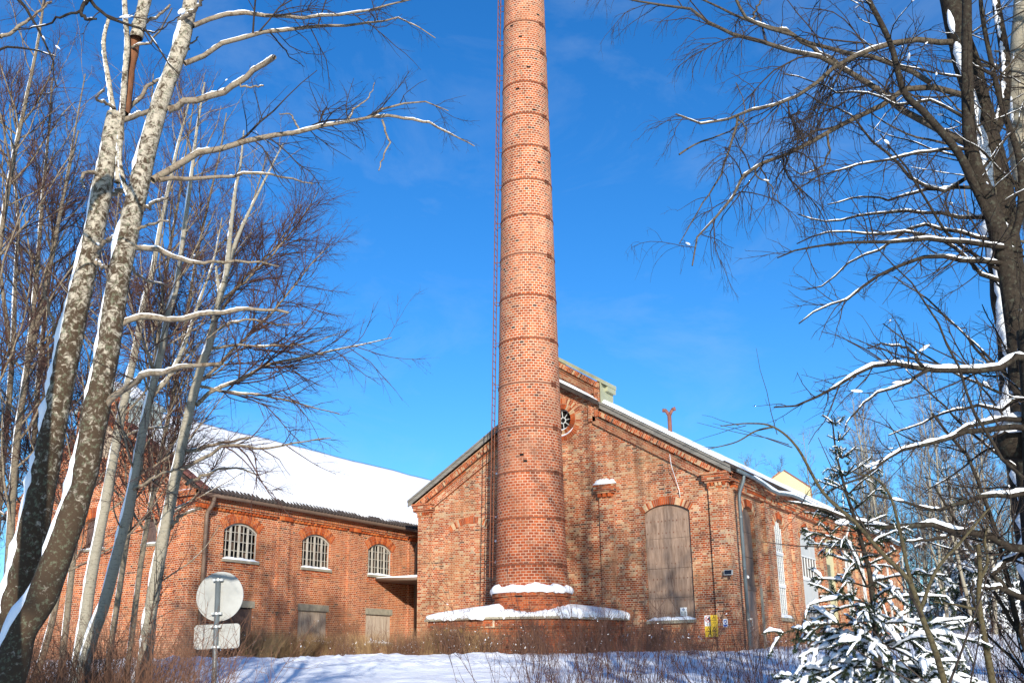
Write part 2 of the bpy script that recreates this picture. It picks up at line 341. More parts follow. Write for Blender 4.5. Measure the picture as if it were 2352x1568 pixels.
m_shrub = plain('brown shrub stems', (.17, .085, .05), .85, .35, 3)
m_straw = plain('dry straw grass', (.36, .23, .11), .9, .3, 2)
m_needle = plain('spruce needles', (.022, .035, .014), .6, .4, 8)
m_needleb = plain('distant spruce foliage', (.02, .032, .016), .8, .4, 2)
m_wound = plain('split orange wood', (.17, .07, .032), .9, .4, 9, stretch=(3, 3, .8))
m_torn = plain('pale torn wood', (.55, .33, .14), .9, .2, 9)

# ------------------------------------------------------------------ openings
def arch(u0, u1, z0, zs, za, n=12):
    pts = [(u0, z0), (u1, z0)]; c = (u1 - u0) / 2; s = za - zs; um = (u0 + u1) / 2
    R = (c * c + s * s) / (2 * s); zc = za - R; a = math.asin(min(1, c / R))
    for i in range(n + 1):
        t = a - 2 * a * i / n; pts.append((um + R * math.sin(t), zc + R * math.cos(t)))
    return pts
def rect(u0, u1, z0, z1): return [(u0, z0), (u1, z0), (u1, z1), (u0, z1)]
def arch_z(u, u0, u1, zs, za):
    c = (u1 - u0) / 2; s = za - zs; R = (c * c + s * s) / (2 * s); um = (u0 + u1) / 2
    return za - R + math.sqrt(max(0, R * R - (u - um) ** 2))
def voussoirs(mp, u0, u1, zs, za, th, mat, parent, name='arch', proud=.012, split=False, depth=.1):
    c = (u1 - u0) / 2; s = za - zs; um = (u0 + u1) / 2; R = (c * c + s * s) / (2 * s); zc = za - R; a = math.asin(min(1, c / R))
    a *= 1.03; n = max(8, int(2 * a * (R + th / 2) / .078)); b = MB(); mo = MB(); rg = random.Random(int(u0 * 100))
    pt = lambda t, r, d: mp(um + r * math.sin(t), zc + r * math.cos(t), d)
    for i in range(n):
        t0 = -a + 2 * a * i / n; t1 = -a + 2 * a * (i + 1) / n; g = .006 / R
        t0 += g; t1 -= g
        segs = [(R, R + th)] if not split else ([(R, R + th * .66), (R + th * .66 + .012, R + th)] if i % 2 else [(R, R + th * .33), (R + th * .33 + .012, R + th)])
        for r0, r1 in segs:
            pr = -proud - rg.random() * .006
            b.hexa([pt(t0, r0, pr), pt(t1, r0, pr), pt(t1, r0, depth), pt(t0, r0, depth), pt(t0, r1, pr), pt(t1, r1, pr), pt(t1, r1, depth), pt(t0, r1, depth)])
    for i in range(24):
        t0 = -a + 2 * a * i / 24; t1 = -a + 2 * a * (i + 1) / 24
        mo.poly([pt(t0, R + .004, -proud * .5), pt(t1, R + .004, -proud * .5), pt(t1, R + th - .004, -proud * .5), pt(t0, R + th - .004, -proud * .5)])
    o = b.build(name, mat, parent); mo.build('mortar', m_mortar, o); return o
def snow_ledge(mp, u0, u1, z, d0, d1, h, parent, name='sill_snow', seed=0, nseg=14):
    """lumpy snow lying on a ledge; d0 outer edge, d1 inner edge"""
    rg = random.Random(seed + int(u0 * 10)); V = []; F = []; m = 6
    for i in range(nseg + 1):
        u = u0 + (u1 - u0) * i / nseg; hh = h * (.7 + .5 * rg.random()) * min(1, 1.8 * math.sin(math.pi * (i + .35) / (nseg + .7)) + .15)
        for j in range(m):
            t = j / (m - 1); d = d0 + (d1 - d0) * t
            zz = z + hh * (math.sin(min(1, t * 1.5 + .0) * math.pi / 2) ** .6 if j else 0); V.append(mp(u, zz, d - (.02 if j == 1 else 0)))
    for i in range(nseg):
        for j in range(m - 1): F.append((i * m + j, (i + 1) * m + j, (i + 1) * m + j + 1, i * m + j + 1))
    b = MB(); b.V = [tuple(v) for v in V]; b.F = F; b.UV = [None] * len(F)
    b.F.append(tuple(range(m))); b.F.append(tuple(nseg * m + j for j in reversed(range(m)))); b.UV += [None] * 2
    return b.build(name, m_snow, parent, True)
def pipe(path, r, mat, name, parent, k=10):
    b = MB(); P = [Vector(p) for p in path]; pts = [P[0]]
    for i in range(1, len(P) - 1):
        a = (P[i - 1] - P[i]).normalized(); c = (P[i + 1] - P[i]).normalized(); e = min(.12, (P[i - 1] - P[i]).length / 2.1, (P[i + 1] - P[i]).length / 2.1)
        for t in (0, .5, 1): pts.append((P[i] + a * e) * (1 - t) ** 2 + P[i] * 2 * t * (1 - t) + (P[i] + c * e) * t * t)
    pts.append(P[-1]); b.tube(pts, r, k)
    return b.build(name, mat, parent, True)

# ------------------------------------------------------------------ terrain
def make_ground():
    def axis(knots):
        out = []
        for (a, b, s) in knots: out += list(np.arange(a, b, s))
        return np.array(out + [knots[-1][1]])
    ds = axis([(-60, -10, 5), (-10, 8, .8), (8, 18, .45), (18, 37, .16), (37, 60, .5), (60, 130, 2), (130, 400, 15), (400, 1500, 150)])
    ls = axis([(-1200, -200, 100), (-200, -40, 8), (-40, -19, .8), (-19, 22, .2), (22, 60, .8), (60, 200, 8), (200, 1200, 100)])
    V = []
    for d in ds:
        for l in ls:
            x = CAM[0] + FH[0] * d + RH[0] * l; y = CAM[1] + FH[1] * d + RH[1] * l
            V.append((x, y, ground(x, y) if abs(l) < 60 and -12 < d < 130 else base_h(x, y)))
    n, m = len(ds), len(ls); idx = np.arange(n * m).reshape(n, m)
    Fq = np.stack([idx[:-1, :-1], idx[:-1, 1:], idx[1:, 1:], idx[1:, :-1]], -1).reshape(-1, 4)
    o = obj("snowy_ground", fast_mesh("snowy_ground", V, Fq), m_snowg); o["kind"] = "structure"
make_ground()

# ------------------------------------------------------------------ right hall
W, HL = 13.75, 31.0; XC = -W / 2; ZB = 1.0
G = lambda u, z, d: (u, d, z)
RW = lambda u, z, d: (-d, u, z)
EAV, SLP = 8.42, .60
def roof_z(x): return 8.62 + SLP * (min(abs(x - .38), abs(x + W + .38)) if -W - .38 < x < .38 else 0)
hall = thing('brick_hall', 'pale red brick hall with stepped gable and long arched side wall behind the tall chimney', 'building', loc=(XC, 0, 2))
def under(o, p):
    o.parent = p; o.matrix_parent_inverse = p.matrix_basis.inverted(); return o
# children are built in world coordinates, so cancel the offset of the empty
_oldobj = obj
def obj(name, me, mat=None, parent=None):
    o = _oldobj(name, me, mat, None)
    if parent is not None:
        o.parent = parent; q = parent; off = Vector((0, 0, 0))
        while q is not None:
            off += q.location; q = q.parent
        o.location = -off
    return o

MT = 12.66; MA = 13.95; MX0, MX1 = XC - 1.95, XC + 1.95
MB_Z = 8.42 + SLP * (0.1 - MX1) + .16
outer = [(-W, ZB), (0, ZB), (0, EAV), (MX1, MB_Z), (MX1, MT), (XC, MA), (MX0, MT), (MX0, MB_Z), (-W, EAV)]
wx0, wx1 = -3.28, -1.42
rc = (-6.72, 11.37)
circ = lambda r, n=28: [(rc[0] + r * math.cos(2 * math.pi * i / n), rc[1] + r * math.sin(2 * math.pi * i / n)) for i in range(n)]
b = MB()
b.wall(G, outer, [arch(wx0, wx1, 3.25, 7.23, 7.52), circ(.44)], .22)
b.poly([(-W, 0, ZB), (-W, HL, ZB), (-W, HL, EAV), (-W, 0, EAV)])
b.build('gable_wall', m_gable, hall)
# pilasters, capitals
def each(name, mat, parent, boxes, mp):
    for q in boxes: b = MB(); b.mbox(mp, *q); b.build(name, mat, parent)
each('pilaster', m_gable, hall, [(-.58, .13, ZB, 7.95, -.13, .62), (-W - .02, -W + .62, ZB, 7.95, -.13, .02)] + [(c - .28, c + .28, 2.0, 8.02, -.14, .02) for c in (-4.78, -8.97)], G)
b = MB(); bd = MB()
def capital(u0, u1, both):
    for k, (z0, z1, p) in enumerate(((7.93, 8.0, .17), (8.12, 8.2, .22), (8.2, 8.42, .30), (8.42, 8.5, .36))):
        x0 = u0 - p + .13 if u0 < -13 else u0 - p + .13; x1 = u1 + p - .13
        b.mbox(G, x0, x1, z0, z1, -p, .05)
    b.mbox(G, u0 - .02, u1 + .02, 8.0, 8.12, -.15, .05)
    n = 5
    for i in range(n):
        u = u0 - .02 + (u1 - u0 + .04) * (i + .1) / n; bd.mbox(G, u, u + (u1 - u0) / n * .62, 8.0, 8.12, -.22, 0)
capital(-.58, .13, True); b.build('capital', m_gable_s, hall); b = MB()
capital(-W, -W + .62, True); b.build('capital', m_gable_s, hall)
for c in (-4.78, -8.97):
    b = MB(); b.mbox(G, c - .42, c + .42, 8.22, 8.48, -.34, .05); b.mbox(G, c - .36, c + .36, 8.14, 8.22, -.27, .05)
    for i in range(3): bd.mbox(G, c - .3 + .22 * i, c - .16 + .22 * i, 8.0, 8.14, -.25, 0)
    b.build('capital', m_gable_s, hall)
bd.build('dentil_course', m_vous_g, hall)
for c in (-4.78, -8.97): snow_ledge(G, c - .44, c + .44, 8.48, -.36, 0, .22, hall, 'snow_cap')
# raking cornices
def rake(side):
    f = (lambda u: u) if side > 0 else (lambda u: 2 * XC - u)
    zl = lambda u, o: 8.42 + SLP * (.1 - u) + o
    dirv = Vector((-1 * side, SLP)).normalized() if side > 0 else Vector((1, SLP)).normalized()
    dv = (dirv.x, dirv.y)
    def strip(m, o0, o1, u0, u1, p, sw): m.prism(G, [(f(u0), zl(u0, o0)), (f(u0), zl(u0, o1)), (f(u1), zl(u1, o1)), (f(u1), zl(u1, o0))], -p, .02, dv, sw)
    ue = MX1 + .12
    strip(mid, -.62, -.30, -.55, ue - .45, .10, False); strip(up, -.30, -.22, .05, ue - .25, .13, False)
    strip(up, -.19, .04, .2, ue - .1, .24, True); strip(lo, .04, .16, .3, ue, .19, False)
    # vertical legs and the upper gable
    def vstrip(m, a0, a1, z0, z1, p): m.prism(G, [(f(a0), z0), (f(a1), z0), (f(a1), z1), (f(a0), z1)], -p, .02)
    vstrip(lo, MX1 - .02, MX1 + .13, MB_Z - .05, MT + .05, .20); vstrip(up, MX1 - .2, MX1 - .02, MB_Z - .35, MT - .1, .17); vstrip(mid, MX1 - .52, MX1 - .2, MB_Z - .5, MT - .42, .10)
    k = (MA - MT) / 1.95; z2 = lambda u, o: MA - k * abs(u - XC) + o
    d2 = Vector((-1, k)).normalized() if side > 0 else Vector((1, k)).normalized()
    def s2(m, o0, o1, u1, p, sw): m.prism(G, [(XC, z2(XC, o0)), (f(u1), z2(u1, o0)), (f(u1), z2(u1, o1)), (XC, z2(XC, o1))], -p, .02, (d2.x, d2.y), sw)
    s2(mid, -.68, -.36, MX1 - .2, .10, False); s2(up, -.36, -.27, MX1 - .05, .14, False); s2(up, -.25, 0, MX1 + .1, .23, True)
for side in (1, -1):
    up = MB(); lo = MB(); mid = MB(); rake(side)
    mid.build('raking_cornice', m_gable, hall); up.build('raking_cornice', m_gable_s, hall); lo.build('raking_cornice', m_gable, hall)
# round window
rose = None
b = MB(); rg = random.Random(5); mo = MB()
for r0, r1, n, p in ((.45, .66, 40, .03), (.675, .9, 60, .015)):
    for i in range(n):
        t0 = 2 * math.pi * (i + .08) / n; t1 = 2 * math.pi * (i + .92) / n; q = -p - rg.random() * .008
        P = lambda t, r, d: (rc[0] + r * math.cos(t), d, rc[1] + r * math.sin(t))
        b.hexa([P(t0, r0, q), P(t1, r0, q), P(t1, r0, .1), P(t0, r0, .1), P(t0, r1, q), P(t1, r1, q), P(t1, r1, .1), P(t0, r1, .1)])
for i in range(40):
    t0 = 2 * math.pi * i / 40; t1 = 2 * math.pi * (i + 1) / 40
    mo.poly([P(t0, .46, -.008), P(t1, .46, -.008), P(t1, .89, -.008), P(t0, .89, -.008)])
ring = b.build('round_window_surround', m_vous_g, hall); mo.build('mortar', m_mortar, ring)
b = MB()
for i in range(8):
    a = 2 * math.pi * i / 8 + .1
    b.tube([P(a, .12, .16), P(a, .44, .16)], .018, 5)
for rr in (.12, .43): b.tube([P(2 * math.pi * i / 24, rr, .16) for i in range(25)], .025, 5, caps=False)
rose = b.build('round_window', m_frame2, hall)
b = MB(); b.poly([P(2 * math.pi * i / 24, .45, .2) for i in range(24)]); b.build('pane', m_glass, rose)
b = MB(); b.tube([P(math.pi * (1.5 + t), .44 + .03 * 0, .06) for t in np.linspace(-.28, .28, 12)], [.01, .04, .05, .06, .06, .06, .06, .06, .06, .05, .04, .01], 6); b.tube([P(math.pi * (1.5 + t), .67, -.03) for t in np.linspace(-.2, .3, 12)], [.005, .02, .03, .03, .035, .035, .035, .03, .03, .03, .02, .005], 6)
b.build('snow', m_snow, rose, True)
# boarded window
bw = MB(); seams = [3.25, 4.06, 5.14, 6.25, 7.52]
for i in range(4):
    z0, z1 = seams[i] + .005, seams[i + 1] - .005
    pts = [(wx0 + .01, z0), (wx1 - .01, z0)]
    if i < 3: pts += [(wx1 - .01, z1), (wx0 + .01, z1)]
    else: pts += [(u, arch_z(u, wx0, wx1, 7.23, 7.52) - .01) for u in np.linspace(wx1 - .01, wx0 + .01, 12)]
    bw.prism(G, pts, .1 + .012 * (i % 2), .16)
brd = bw.build('boarded_window', m_ply, hall)
b = MB(); rg = random.Random(3)
for zz in (3.5, 3.95, 4.3, 4.75, 5.3, 5.9, 6.45, 6.9):
    for i in range(12):
        u = wx0 + .1 + (wx1 - wx0 - .2) * i / 11; b.mbox(G, u - .012, u + .012, zz + rg.uniform(-.03, .03), zz + .03, .085, .1)
b.build('nail', m_rust, brd)
b = MB(); b.mbox(G, wx0 - .03, wx1 + .03, 3.13, 3.245, -.12, .1); sill = b.build('sill', m_conc, hall); snow_ledge(G, wx0 - .02, wx1 + .02, 3.245, -.11, .1, .12, sill)
voussoirs(G, wx0, wx1, 7.23, 7.52, .27, m_vous_g, hall)
# bricked-up window on the left
voussoirs(G, -12.1, -10.22, 7.2, 7.5, .27, m_vous_g, hall)
b = MB(); b.prism(G, arch(-12.08, -10.24, 3.9, 7.2, 7.49), .008 - .02, .1); b.build('bricked_up_window', m_gable, hall)
# side wall with openings
holes = []; tall = [(5.85, 7.2), (9.53, 12.23), (13.6, 15.63), (17.35, 18.65), (20.85, 22.2), (24.15, 25.5), (27.2, 28.6)]
holes.append(arch(1.78, 3.3, 2.0, 7.2, 7.55))
for i, (a, c) in enumerate(tall): holes.append(arch(a, c, 3.46, 7.12 if c - a < 2 else 7.0, 7.5))
b = MB(); b.wall(RW, [(0, ZB), (HL, ZB), (HL, EAV), (0, EAV)], holes, .26); b.build('side_wall', m_gable, hall)
each('side_pilaster', m_gable, hall, [(c - .32, c + .32, ZB, 7.9, -.14, .02) for c in (4.55, 8.35, 12.92, 16.5, 19.75, 23.2, 26.35, 30.6)], RW)
b = MB()
b.mbox(RW, .62, HL, 7.93, 8.02, -.17, 0); b.mbox(RW, .62, HL, 8.14, 8.22, -.22, 0); b.mbox(RW, .3, HL, 8.22, 8.42, -.28, 0); b.mbox(RW, .3, HL, 8.42, 8.5, -.34, 0)
b.build('side_cornice', m_gable_s, hall)
b = MB()
for i in range(150): b.mbox(RW, .7 + i * .2, .82 + i * .2, 8.02, 8.14, -.19, 0)
b.build('dentil_course', m_vous_g, hall)
for a, c in [(1.78, 3.3)] + tall: voussoirs(RW, a, c, 7.2 if a < 2 else (7.12 if c - a < 2 else 7.0), 7.55 if a < 2 else 7.5, .27, m_vous_g, hall)
def tall_window(a, c, z0, z1s, za, ncol, bars, glassm, transoms=(), name='arched_window'):
    f = MB(); t = .045; dz = .13
    def top(u): return arch_z(u, a, c, z1s, za) - .01
    for u in np.linspace(a + .03, c - .03, ncol + 1):
        f.mbox(RW, u - (.035 if u in (a, c) else .017), u + .017, z0, top(min(max(u, a + .02), c - .02)), dz, dz + t)
    z = z0 + bars
    while z < z1s: f.mbox(RW, a, c, z - .012, z + .012, dz + .005, dz + t); z += bars
    for z in transoms: f.mbox(RW, a, c, z - .05, z + .05, dz - .03, dz + t)
    f.mbox(RW, a, c, z0, z0 + .07, dz - .02, dz + t)
    o = f.build(name, m_frame2, hall)
    p = MB(); p.prism(RW, arch(a + .01, c - .01, z0, z1s, za - .01), dz + .03, dz + .034); p.build('pane', glassm, o)
    for k, z in enumerate(transoms): snow_ledge(RW, a, c, z + .05, dz - .04, dz + .02, .06, o, 'snow', int(a) + k)
    s = MB(); s.mbox(RW, a - .03, c + .03, z0 - .14, z0 - .005, -.12, .2); so_ = s.build('sill', m_conc, o); snow_ledge(RW, a - .02, c + .02, z0 - .005, -.1, .12, .14, so_, seed=7)
    return o
tall_window(5.85, 7.2, 3.46, 7.12, 7.5, 5, .19, m_glassp, (4.73, 6.05))
for a, c in tall[3:]: tall_window(a, c, 3.46, 7.12, 7.5, 5, .24, m_glassp, (4.73, 6.05))
# panelled wide window
a, c = tall[1]
b = MB()
for i in range(3):
    u0 = a + (c - a) * i / 3; u1 = a + (c - a) * (i + 1) / 3
    b.prism(RW, [(u0 + .01, 6.3), (u1 - .01, 6.3)] + [(u, arch_z(u, a, c, 7.0, 7.5) - .012) for u in np.linspace(u1 - .01, u0 + .01, 5)], .1 + .01 * (i % 2), .16)
pw = b.build('panelled_window', m_grey, hall); b = MB()
for i in range(3):
    u0 = a + (c - a) * i / 3; u1 = a + (c - a) * (i + 1) / 3; b.prism(RW, rect(u0 + .01, u1 - .01, 3.46, 5.2), .11 + .01 * (i % 2), .16)
b.build('lower_panel', m_grey, pw)
b = MB()
for u in np.linspace(a + .03, c - .03, 7): b.mbox(RW, u - .025, u + .025, 5.2, 6.3, .1, .16)
b.mbox(RW, a, c, 6.24, 6.3, .08, .18); b.mbox(RW, a, c, 5.2, 5.27, .06, .18); b.build('frame', m_frame2, pw)
b = MB(); b.mbox(RW, a, c, 5.2, 6.3, .14, .15); b.build('pane', m_glassb, pw); snow_ledge(RW, a, c, 5.27, .04, .12, .1, pw, 'snow')
a, c = tall[2]
b = MB(); b.prism(RW, [(a + .01, 3.46), (c - .01, 3.46)] + [(u, arch_z(u, a, c, 7.12 if c - a < 2 else 7.0, 7.5) - .012) for u in np.linspace(c - .01, a + .01, 7)], .12, .16)
lv = b.build('louvred_window', m_beige, hall); b = MB()
for i in range(22): z = 4.6 + i * .075; b.hexa([RW(a + .2, z, .06), RW(a + 1.2, z, .06), RW(a + 1.2, z + .03, .12), RW(a + .2, z + .03, .12), RW(a + .2, z + .012, .06), RW(a + 1.2, z + .012, .06), RW(a + 1.2, z + .042, .12), RW(a + .2, z + .042, .12)])
b.build('louvre', m_pole, lv)
# side door
b = MB(); b.mbox(RW, 1.8, 2.3, 2.05, 4.36, .16, .2); b.mbox(RW, 2.315, 3.28, 2.05, 4.36, .16, .2)
dr = b.build('door', m_door, hall)
b = MB(); b.mbox(RW, 1.78, 3.3, 4.36, 4.52, .12, .2); b.build('door_head', m_ply2, dr)
b = MB(); pts = [(1.8, 4.52), (3.28, 4.52), (3.28, 5.6), (1.8, 5.6)]; b.prism(RW, pts, .17, .2); b.prism(RW, [(1.8, 5.615), (3.28, 5.615), (3.28, 6.55), (1.8, 6.55)], .16, .2)
b.prism(RW, [(1.8, 6.565), (3.28, 6.565)] + [(u, arch_z(u, 1.78, 3.3, 7.2, 7.55) - .01) for u in np.linspace(3.28, 1.8, 8)], .17, .2); b.build('transom_boards', m_ply2, dr)
b = MB(); b.tube([RW(2.2, 3.25, .16), RW(2.2, 3.25, .04), RW(2.2, 3.03, .04), RW(2.2, 3.03, .16)], .018, 6); hd = b.build('handle', m_zinc, dr)
b = MB(); b.tube([RW(2.2, 3.285, .15), RW(2.2, 3.29, .09), RW(2.2, 3.285, .03)], [.02, .035, .02], 6); b.build('snow', m_snow, hd, True)
b = MB(); b.mbox(RW, 3.306, 3.62, 2.0, 4.5, -.012, .1); b.build('plaster_patch', m_conc, hall)
# far gable with metal-clad back
b = MB(); b.prism(lambda u, z, d: (u, HL + d, z), outer, 0, .3); b.build('far_gable', m_gable, hall)
b = MB(); b.prism(lambda u, z, d: (u, HL + d, z), [(MX0, MB_Z - .3), (MX1, MB_Z - .3), (MX1, MT), (XC + .35, MA), (MX0, MT)], -.12, -.01); b.build('gable_cladding', m_beige, hall)
b = MB(); k = (MA - MT) / 1.6
b.tube([(XC + .35, HL - .1, MA + .03), (MX1 + .05, HL - .1, MT + .03)], .06, 4); b.build('gable_coping', m_rustp, hall)
# roof, snow on it
def roof_part(side):
    f = (lambda x: x) if side > 0 else (lambda x: 2 * XC - x)
    b = MB(); e = .40
    for (y0, y1) in ((-.34, HL + .3),):
        b.prism(lambda u, z, d: (f(u), d, z), [(e, 8.5), (XC, 8.5 + SLP * (e - XC)), (XC, 8.68 + SLP * (e - XC)), (e, 8.66)], y0, y1)
    return b
rp = roof_part(1).build('roof', m_tile, hall); roof_part(-1).build('roof', m_tile, hall)
def snow_roof(name, y0, y1, x0, x1, z0, z1, th, parent, seed, ny=110, nx=22, edge=.06):
    V = []; n2 = nx + 3
    for i in range(ny + 1):
        y = y0 + (y1 - y0) * i / ny
        e = edge * noise.noise(Vector((y * 1.3, seed, 0))) + edge * .6 * noise.noise(Vector((y * 5, seed, 3)))
        row = []
        for j in range(nx + 1):
            t = j / nx; x = x0 + (x1 - x0) * t + (e * (1 - t) ** 6) * (1 if x0 > x1 else -1); z = z0 + (z1 - z0) * t
            hgt = th * (1 - .9 * (1 - t) ** 12) + .045 * noise.fractal(Vector((x * .5, y * .35, seed)), 1, 2, 4)
            if i in (0, ny): hgt = .02
            row.append((x, y, z + max(.02, hgt)))
        V.append([(row[0][0], y, z0 - .01)] + row + [(x1, y, z1 - .05)])
    n2 = nx + 3; idx = np.arange((ny + 1) * n2).reshape(ny + 1, n2)
    Fq = np.stack([idx[:-1, :-1], idx[:-1, 1:], idx[1:, 1:], idx[1:, :-1]], -1).reshape(-1, 4)
    return obj(name, fast_mesh(name, np.array(V).reshape(-1, 3), Fq), m_snowr, parent)
snow_roof('roof_snow', -.2, HL + .2, .42, XC, 8.66, 8.68 + SLP * (.40 - XC), .17, rp, 1.0, 170)
snow_roof('roof_snow', -.2, HL + .2, 2 * XC - .42, XC, 8.66, 8.68 + SLP * (.40 - XC), .17, rp, 2.0)
b = MB()
for i in range(150): y = -.25 + i * .205; b.tube([(.50, y, 8.60), (.12, y, 8.83)], .075, 6)
b.build('roof_tile_edge', m_tile, rp)
# fascia boards
for s in (1, -1):
    b = MB(); fb = MB(); f = (lambda u: u) if s > 0 else (lambda u: 2 * XC - u)
    z = lambda u, o: 8.52 + SLP * (.40 - u) + o
    b.prism(G, [(f(.40), z(.40, -.12)), (f(MX1 + .13), z(MX1 + .13, -.12)), (f(MX1 + .13), z(MX1 + .13, .06)), (f(.40), z(.40, .06))], -.38, -.33)
    fb.prism(G, [(f(.40), z(.40, .06)), (f(MX1 + .13), z(MX1 + .13, .06)), (f(MX1 + .13), z(MX1 + .13, .15)), (f(.40), z(.40, .15))], -.42, -.30)
    b.build('fascia', m_fascia, hall); fb.build('fascia', m_fascia, hall)
# stepped parapet cladding
b = MB(); k = (MA - MT) / 1.95
for s in (1, -1):
    f = (lambda u: u) if s > 0 else (lambda u: 2 * XC - u)
    b.hexa([(f(MX1 + .14), -.26, MB_Z + .0), (f(MX1 + .18), -.26, MB_Z), (f(MX1 + .18), .86, MB_Z + .1), (f(MX1 + .14), .86, MB_Z + .1), (f(MX1 + .14), -.28, MT + .1), (f(MX1 + .18), -.28, MT + .06), (f(MX1 + .18), .86, MT + .06), (f(MX1 + .14), .86, MT + .1)])
    b.hexa([(f(MX1 + .32), -.28, MT - .02 - k * .2), (XC, -.28, MA + .02), (XC, .9, MA + .02), (f(MX1 + .32), .9, MT - .02 - k * .2), (f(MX1 + .32), -.30, MT + .14 - k * .2), (XC, -.30, MA + .18), (XC, .9, MA + .18), (f(MX1 + .32), .9, MT + .14 - k * .2)])
    b.mbox(lambda u, z, d: (f(u), d, z), MX1 + .18, MX1 + .30, MT - .35, MT - .1, .1, .88)
b.mbox(G, MX0, MX1, MB_Z - .3, MT, .4, .84)
b.build('parapet_cladding', m_metal, hall)
# gutter and downpipes of the side wall
b = MB(); gp = []
rg = random.Random(8)
for i in range(32):
    y = -.05 + i * .98; sag = .05 * noise.noise(Vector((y * .25, 2, 0))) - (.22 * math.exp(-((y - 4.6) / 1.6) ** 2)); gp.append((.56 + .03 * noise.noise(Vector((y, 1, 1))), y, 8.5 + sag))
b.tube(gp, .075, 8); gt = b.build('gutter', m_pipe, hall, True)
V = MB(); V.tube([(p[0], p[1], p[2] + .07) for p in gp[2:]], [.03 + .05 * abs(noise.noise(Vector((i * .7, 3, 3)))) + .03 for i in range(len(gp) - 2)], 8); V.build('snow', m_snow, gt, True)
dp = pipe([(.52, .75, 8.48), (.52, .75, 8.3), (.30, .72, 7.75), (.30, .72, 2.0)], .065, m_pipe, 'downpipe', hall, 12)
b = MB()
for z in (3.2, 5.0, 6.9): b.tube([(.30, .72, z - .02), (.30, .72, z + .02)], .078, 12)
b.build('pipe_clip', m_pole, dp)
for y, zt in ((16.9, 8.35), (30.8, 8.35)): pipe([(.5, y, zt), (.5, y, zt - .15), (.3, y, zt - .6), (.3, y, 2)], .06, m_grey, 'downpipe', hall, 8)
# roof vent pipe (top-level: stands on the roof)
vp = thing('roof_vent_pipe', 'rusty vent pipe with forked top rising from the snowy hall roof', 'vent pipe', loc=(-3.2, 3, roof_z(-3.2) - .1))
b = MB(); b.tube([(-3.2, 3, 10.55), (-3.2, 3, 11.72)], .085, 12); b.build('pipe', m_rustp, vp, True)
b = MB()
for s in (1, -1): b.tube([(-3.2, 3, 11.66), (-3.2 + s * .1, 3, 11.84), (-3.2 + s * .17, 3 + s * .02, 11.93)], [.075, .07, .075], 10); b.tube([(-3.2 + s * .15, 3, 11.92), (-3.2 + s * .24, 3, 11.95), (-3.2 + s * .26, 3, 11.86)], [.07, .08, .05], 8)
b.build('forked_cowl', m_rustp, vp, True)
# loose white cable hanging on the gable
b = MB(); b.tube([(-1.95, -.3, 9.35), (-1.9, -.33, 8.9), (-1.82, -.16, 8.4), (-1.74, -.08, 8.0), (-1.72, -.06, 7.72)], .012, 5)
tag(b.build('loose_cable', m_white, None, True), 'thin white cable dangling loose down the brick gable above the boarded window', 'cable')
# small solar lamp and camera near the corner
t = thing('solar_panel', 'small black solar panel bracketed to the brick corner beside the downpipe', 'solar panel', loc=(.05, -.2, 4.7))
b = MB(); b.hexa([(-.12, -.34, 4.74), (.18, -.34, 4.74), (.18, -.26, 4.72), (-.12, -.26, 4.72), (-.12, -.30, 4.92), (.18, -.30, 4.92), (.18, -.22, 4.9), (-.12, -.22, 4.9)]); b.build('frame', m_grey, t)
b = MB(); b.hexa([(-.105, -.347, 4.755), (.165, -.347, 4.755), (.165, -.30, 4.745), (-.105, -.30, 4.745), (-.105, -.309, 4.905), (.165, -.309, 4.905), (.165, -.27, 4.895), (-.105, -.27, 4.895)]); b.build('cell', m_glass, t)
b = MB(); b.tube([(.03, -.27, 4.78), (.03, -.22, 4.62), (.03, -.12, 4.62)], .02, 6); b.build('bracket', m_blk, t)
t = thing('security_camera', 'small white security camera fixed beside the top of the brown side door', 'camera', loc=(.05, 1.3, 4.75))
b = MB(); b.tube([(.02, 1.35, 4.68), (.14, 1.33, 4.7)], .025, 6); b.build('arm', m_white, t)
b = MB(); b.tube([(.13, 1.45, 4.80), (.17, 1.40, 4.79), (.26, 1.16, 4.73), (.29, 1.1, 4.72)], [.02, .055, .055, .03], 10); b.build('housing', m_white, t, True)

# ------------------------------------------------------------------ chimney
CX, CY = -6.87, -2.43
LEAN = (.0048 * RH[0], .0048 * RH[1])
cr_at = lambda z: max(.75, 1.425 - .0182 * z)
cax = lambda z: (CX + LEAN[0] * (z - 4), CY + LEAN[1] * (z - 4))
chim = thing('factory_chimney', 'tall round red brick chimney with iron bands, ladder and snowy base before the gable', 'chimney', loc=(CX, CY, 2))
zs = list(np.linspace(4.2, 42, 90))
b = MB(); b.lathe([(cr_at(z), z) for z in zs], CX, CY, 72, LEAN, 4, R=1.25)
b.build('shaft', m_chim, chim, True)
for i, z in enumerate((28.2, 26.79, 25.23, 23.73, 22.26, 20.72, 19.15, 17.46, 15.7, 13.91, 12.12, 10.4, 8.68, 6.95, 5.25)):
    r = cr_at(z); b = MB(); b.lathe([(r, z - .026), (r + .02, z - .026), (r + .02, z + .026), (r, z + .026)], cax(z)[0], cax(z)[1], 72)
    bn = b.build('iron_band', m_rust, chim)
    a = math.atan2(-FH[1], -FH[0]) + math.radians(50); ca, sa = math.cos(a), math.sin(a); x, y = cax(z); b = MB()
    for dz in (-.05, .04):
        for dt in (-.09, .06):
            q = Vector((x + (r + .04) * ca - dt * sa, y + (r + .04) * sa + dt * ca, z + dz)); b.tube([q - Vector((sa * -.05, ca * .05, 0)), q + Vector((sa * -.05, ca * .05, 0))], .032, 6)
    b.build('clamp', m_rust, bn)
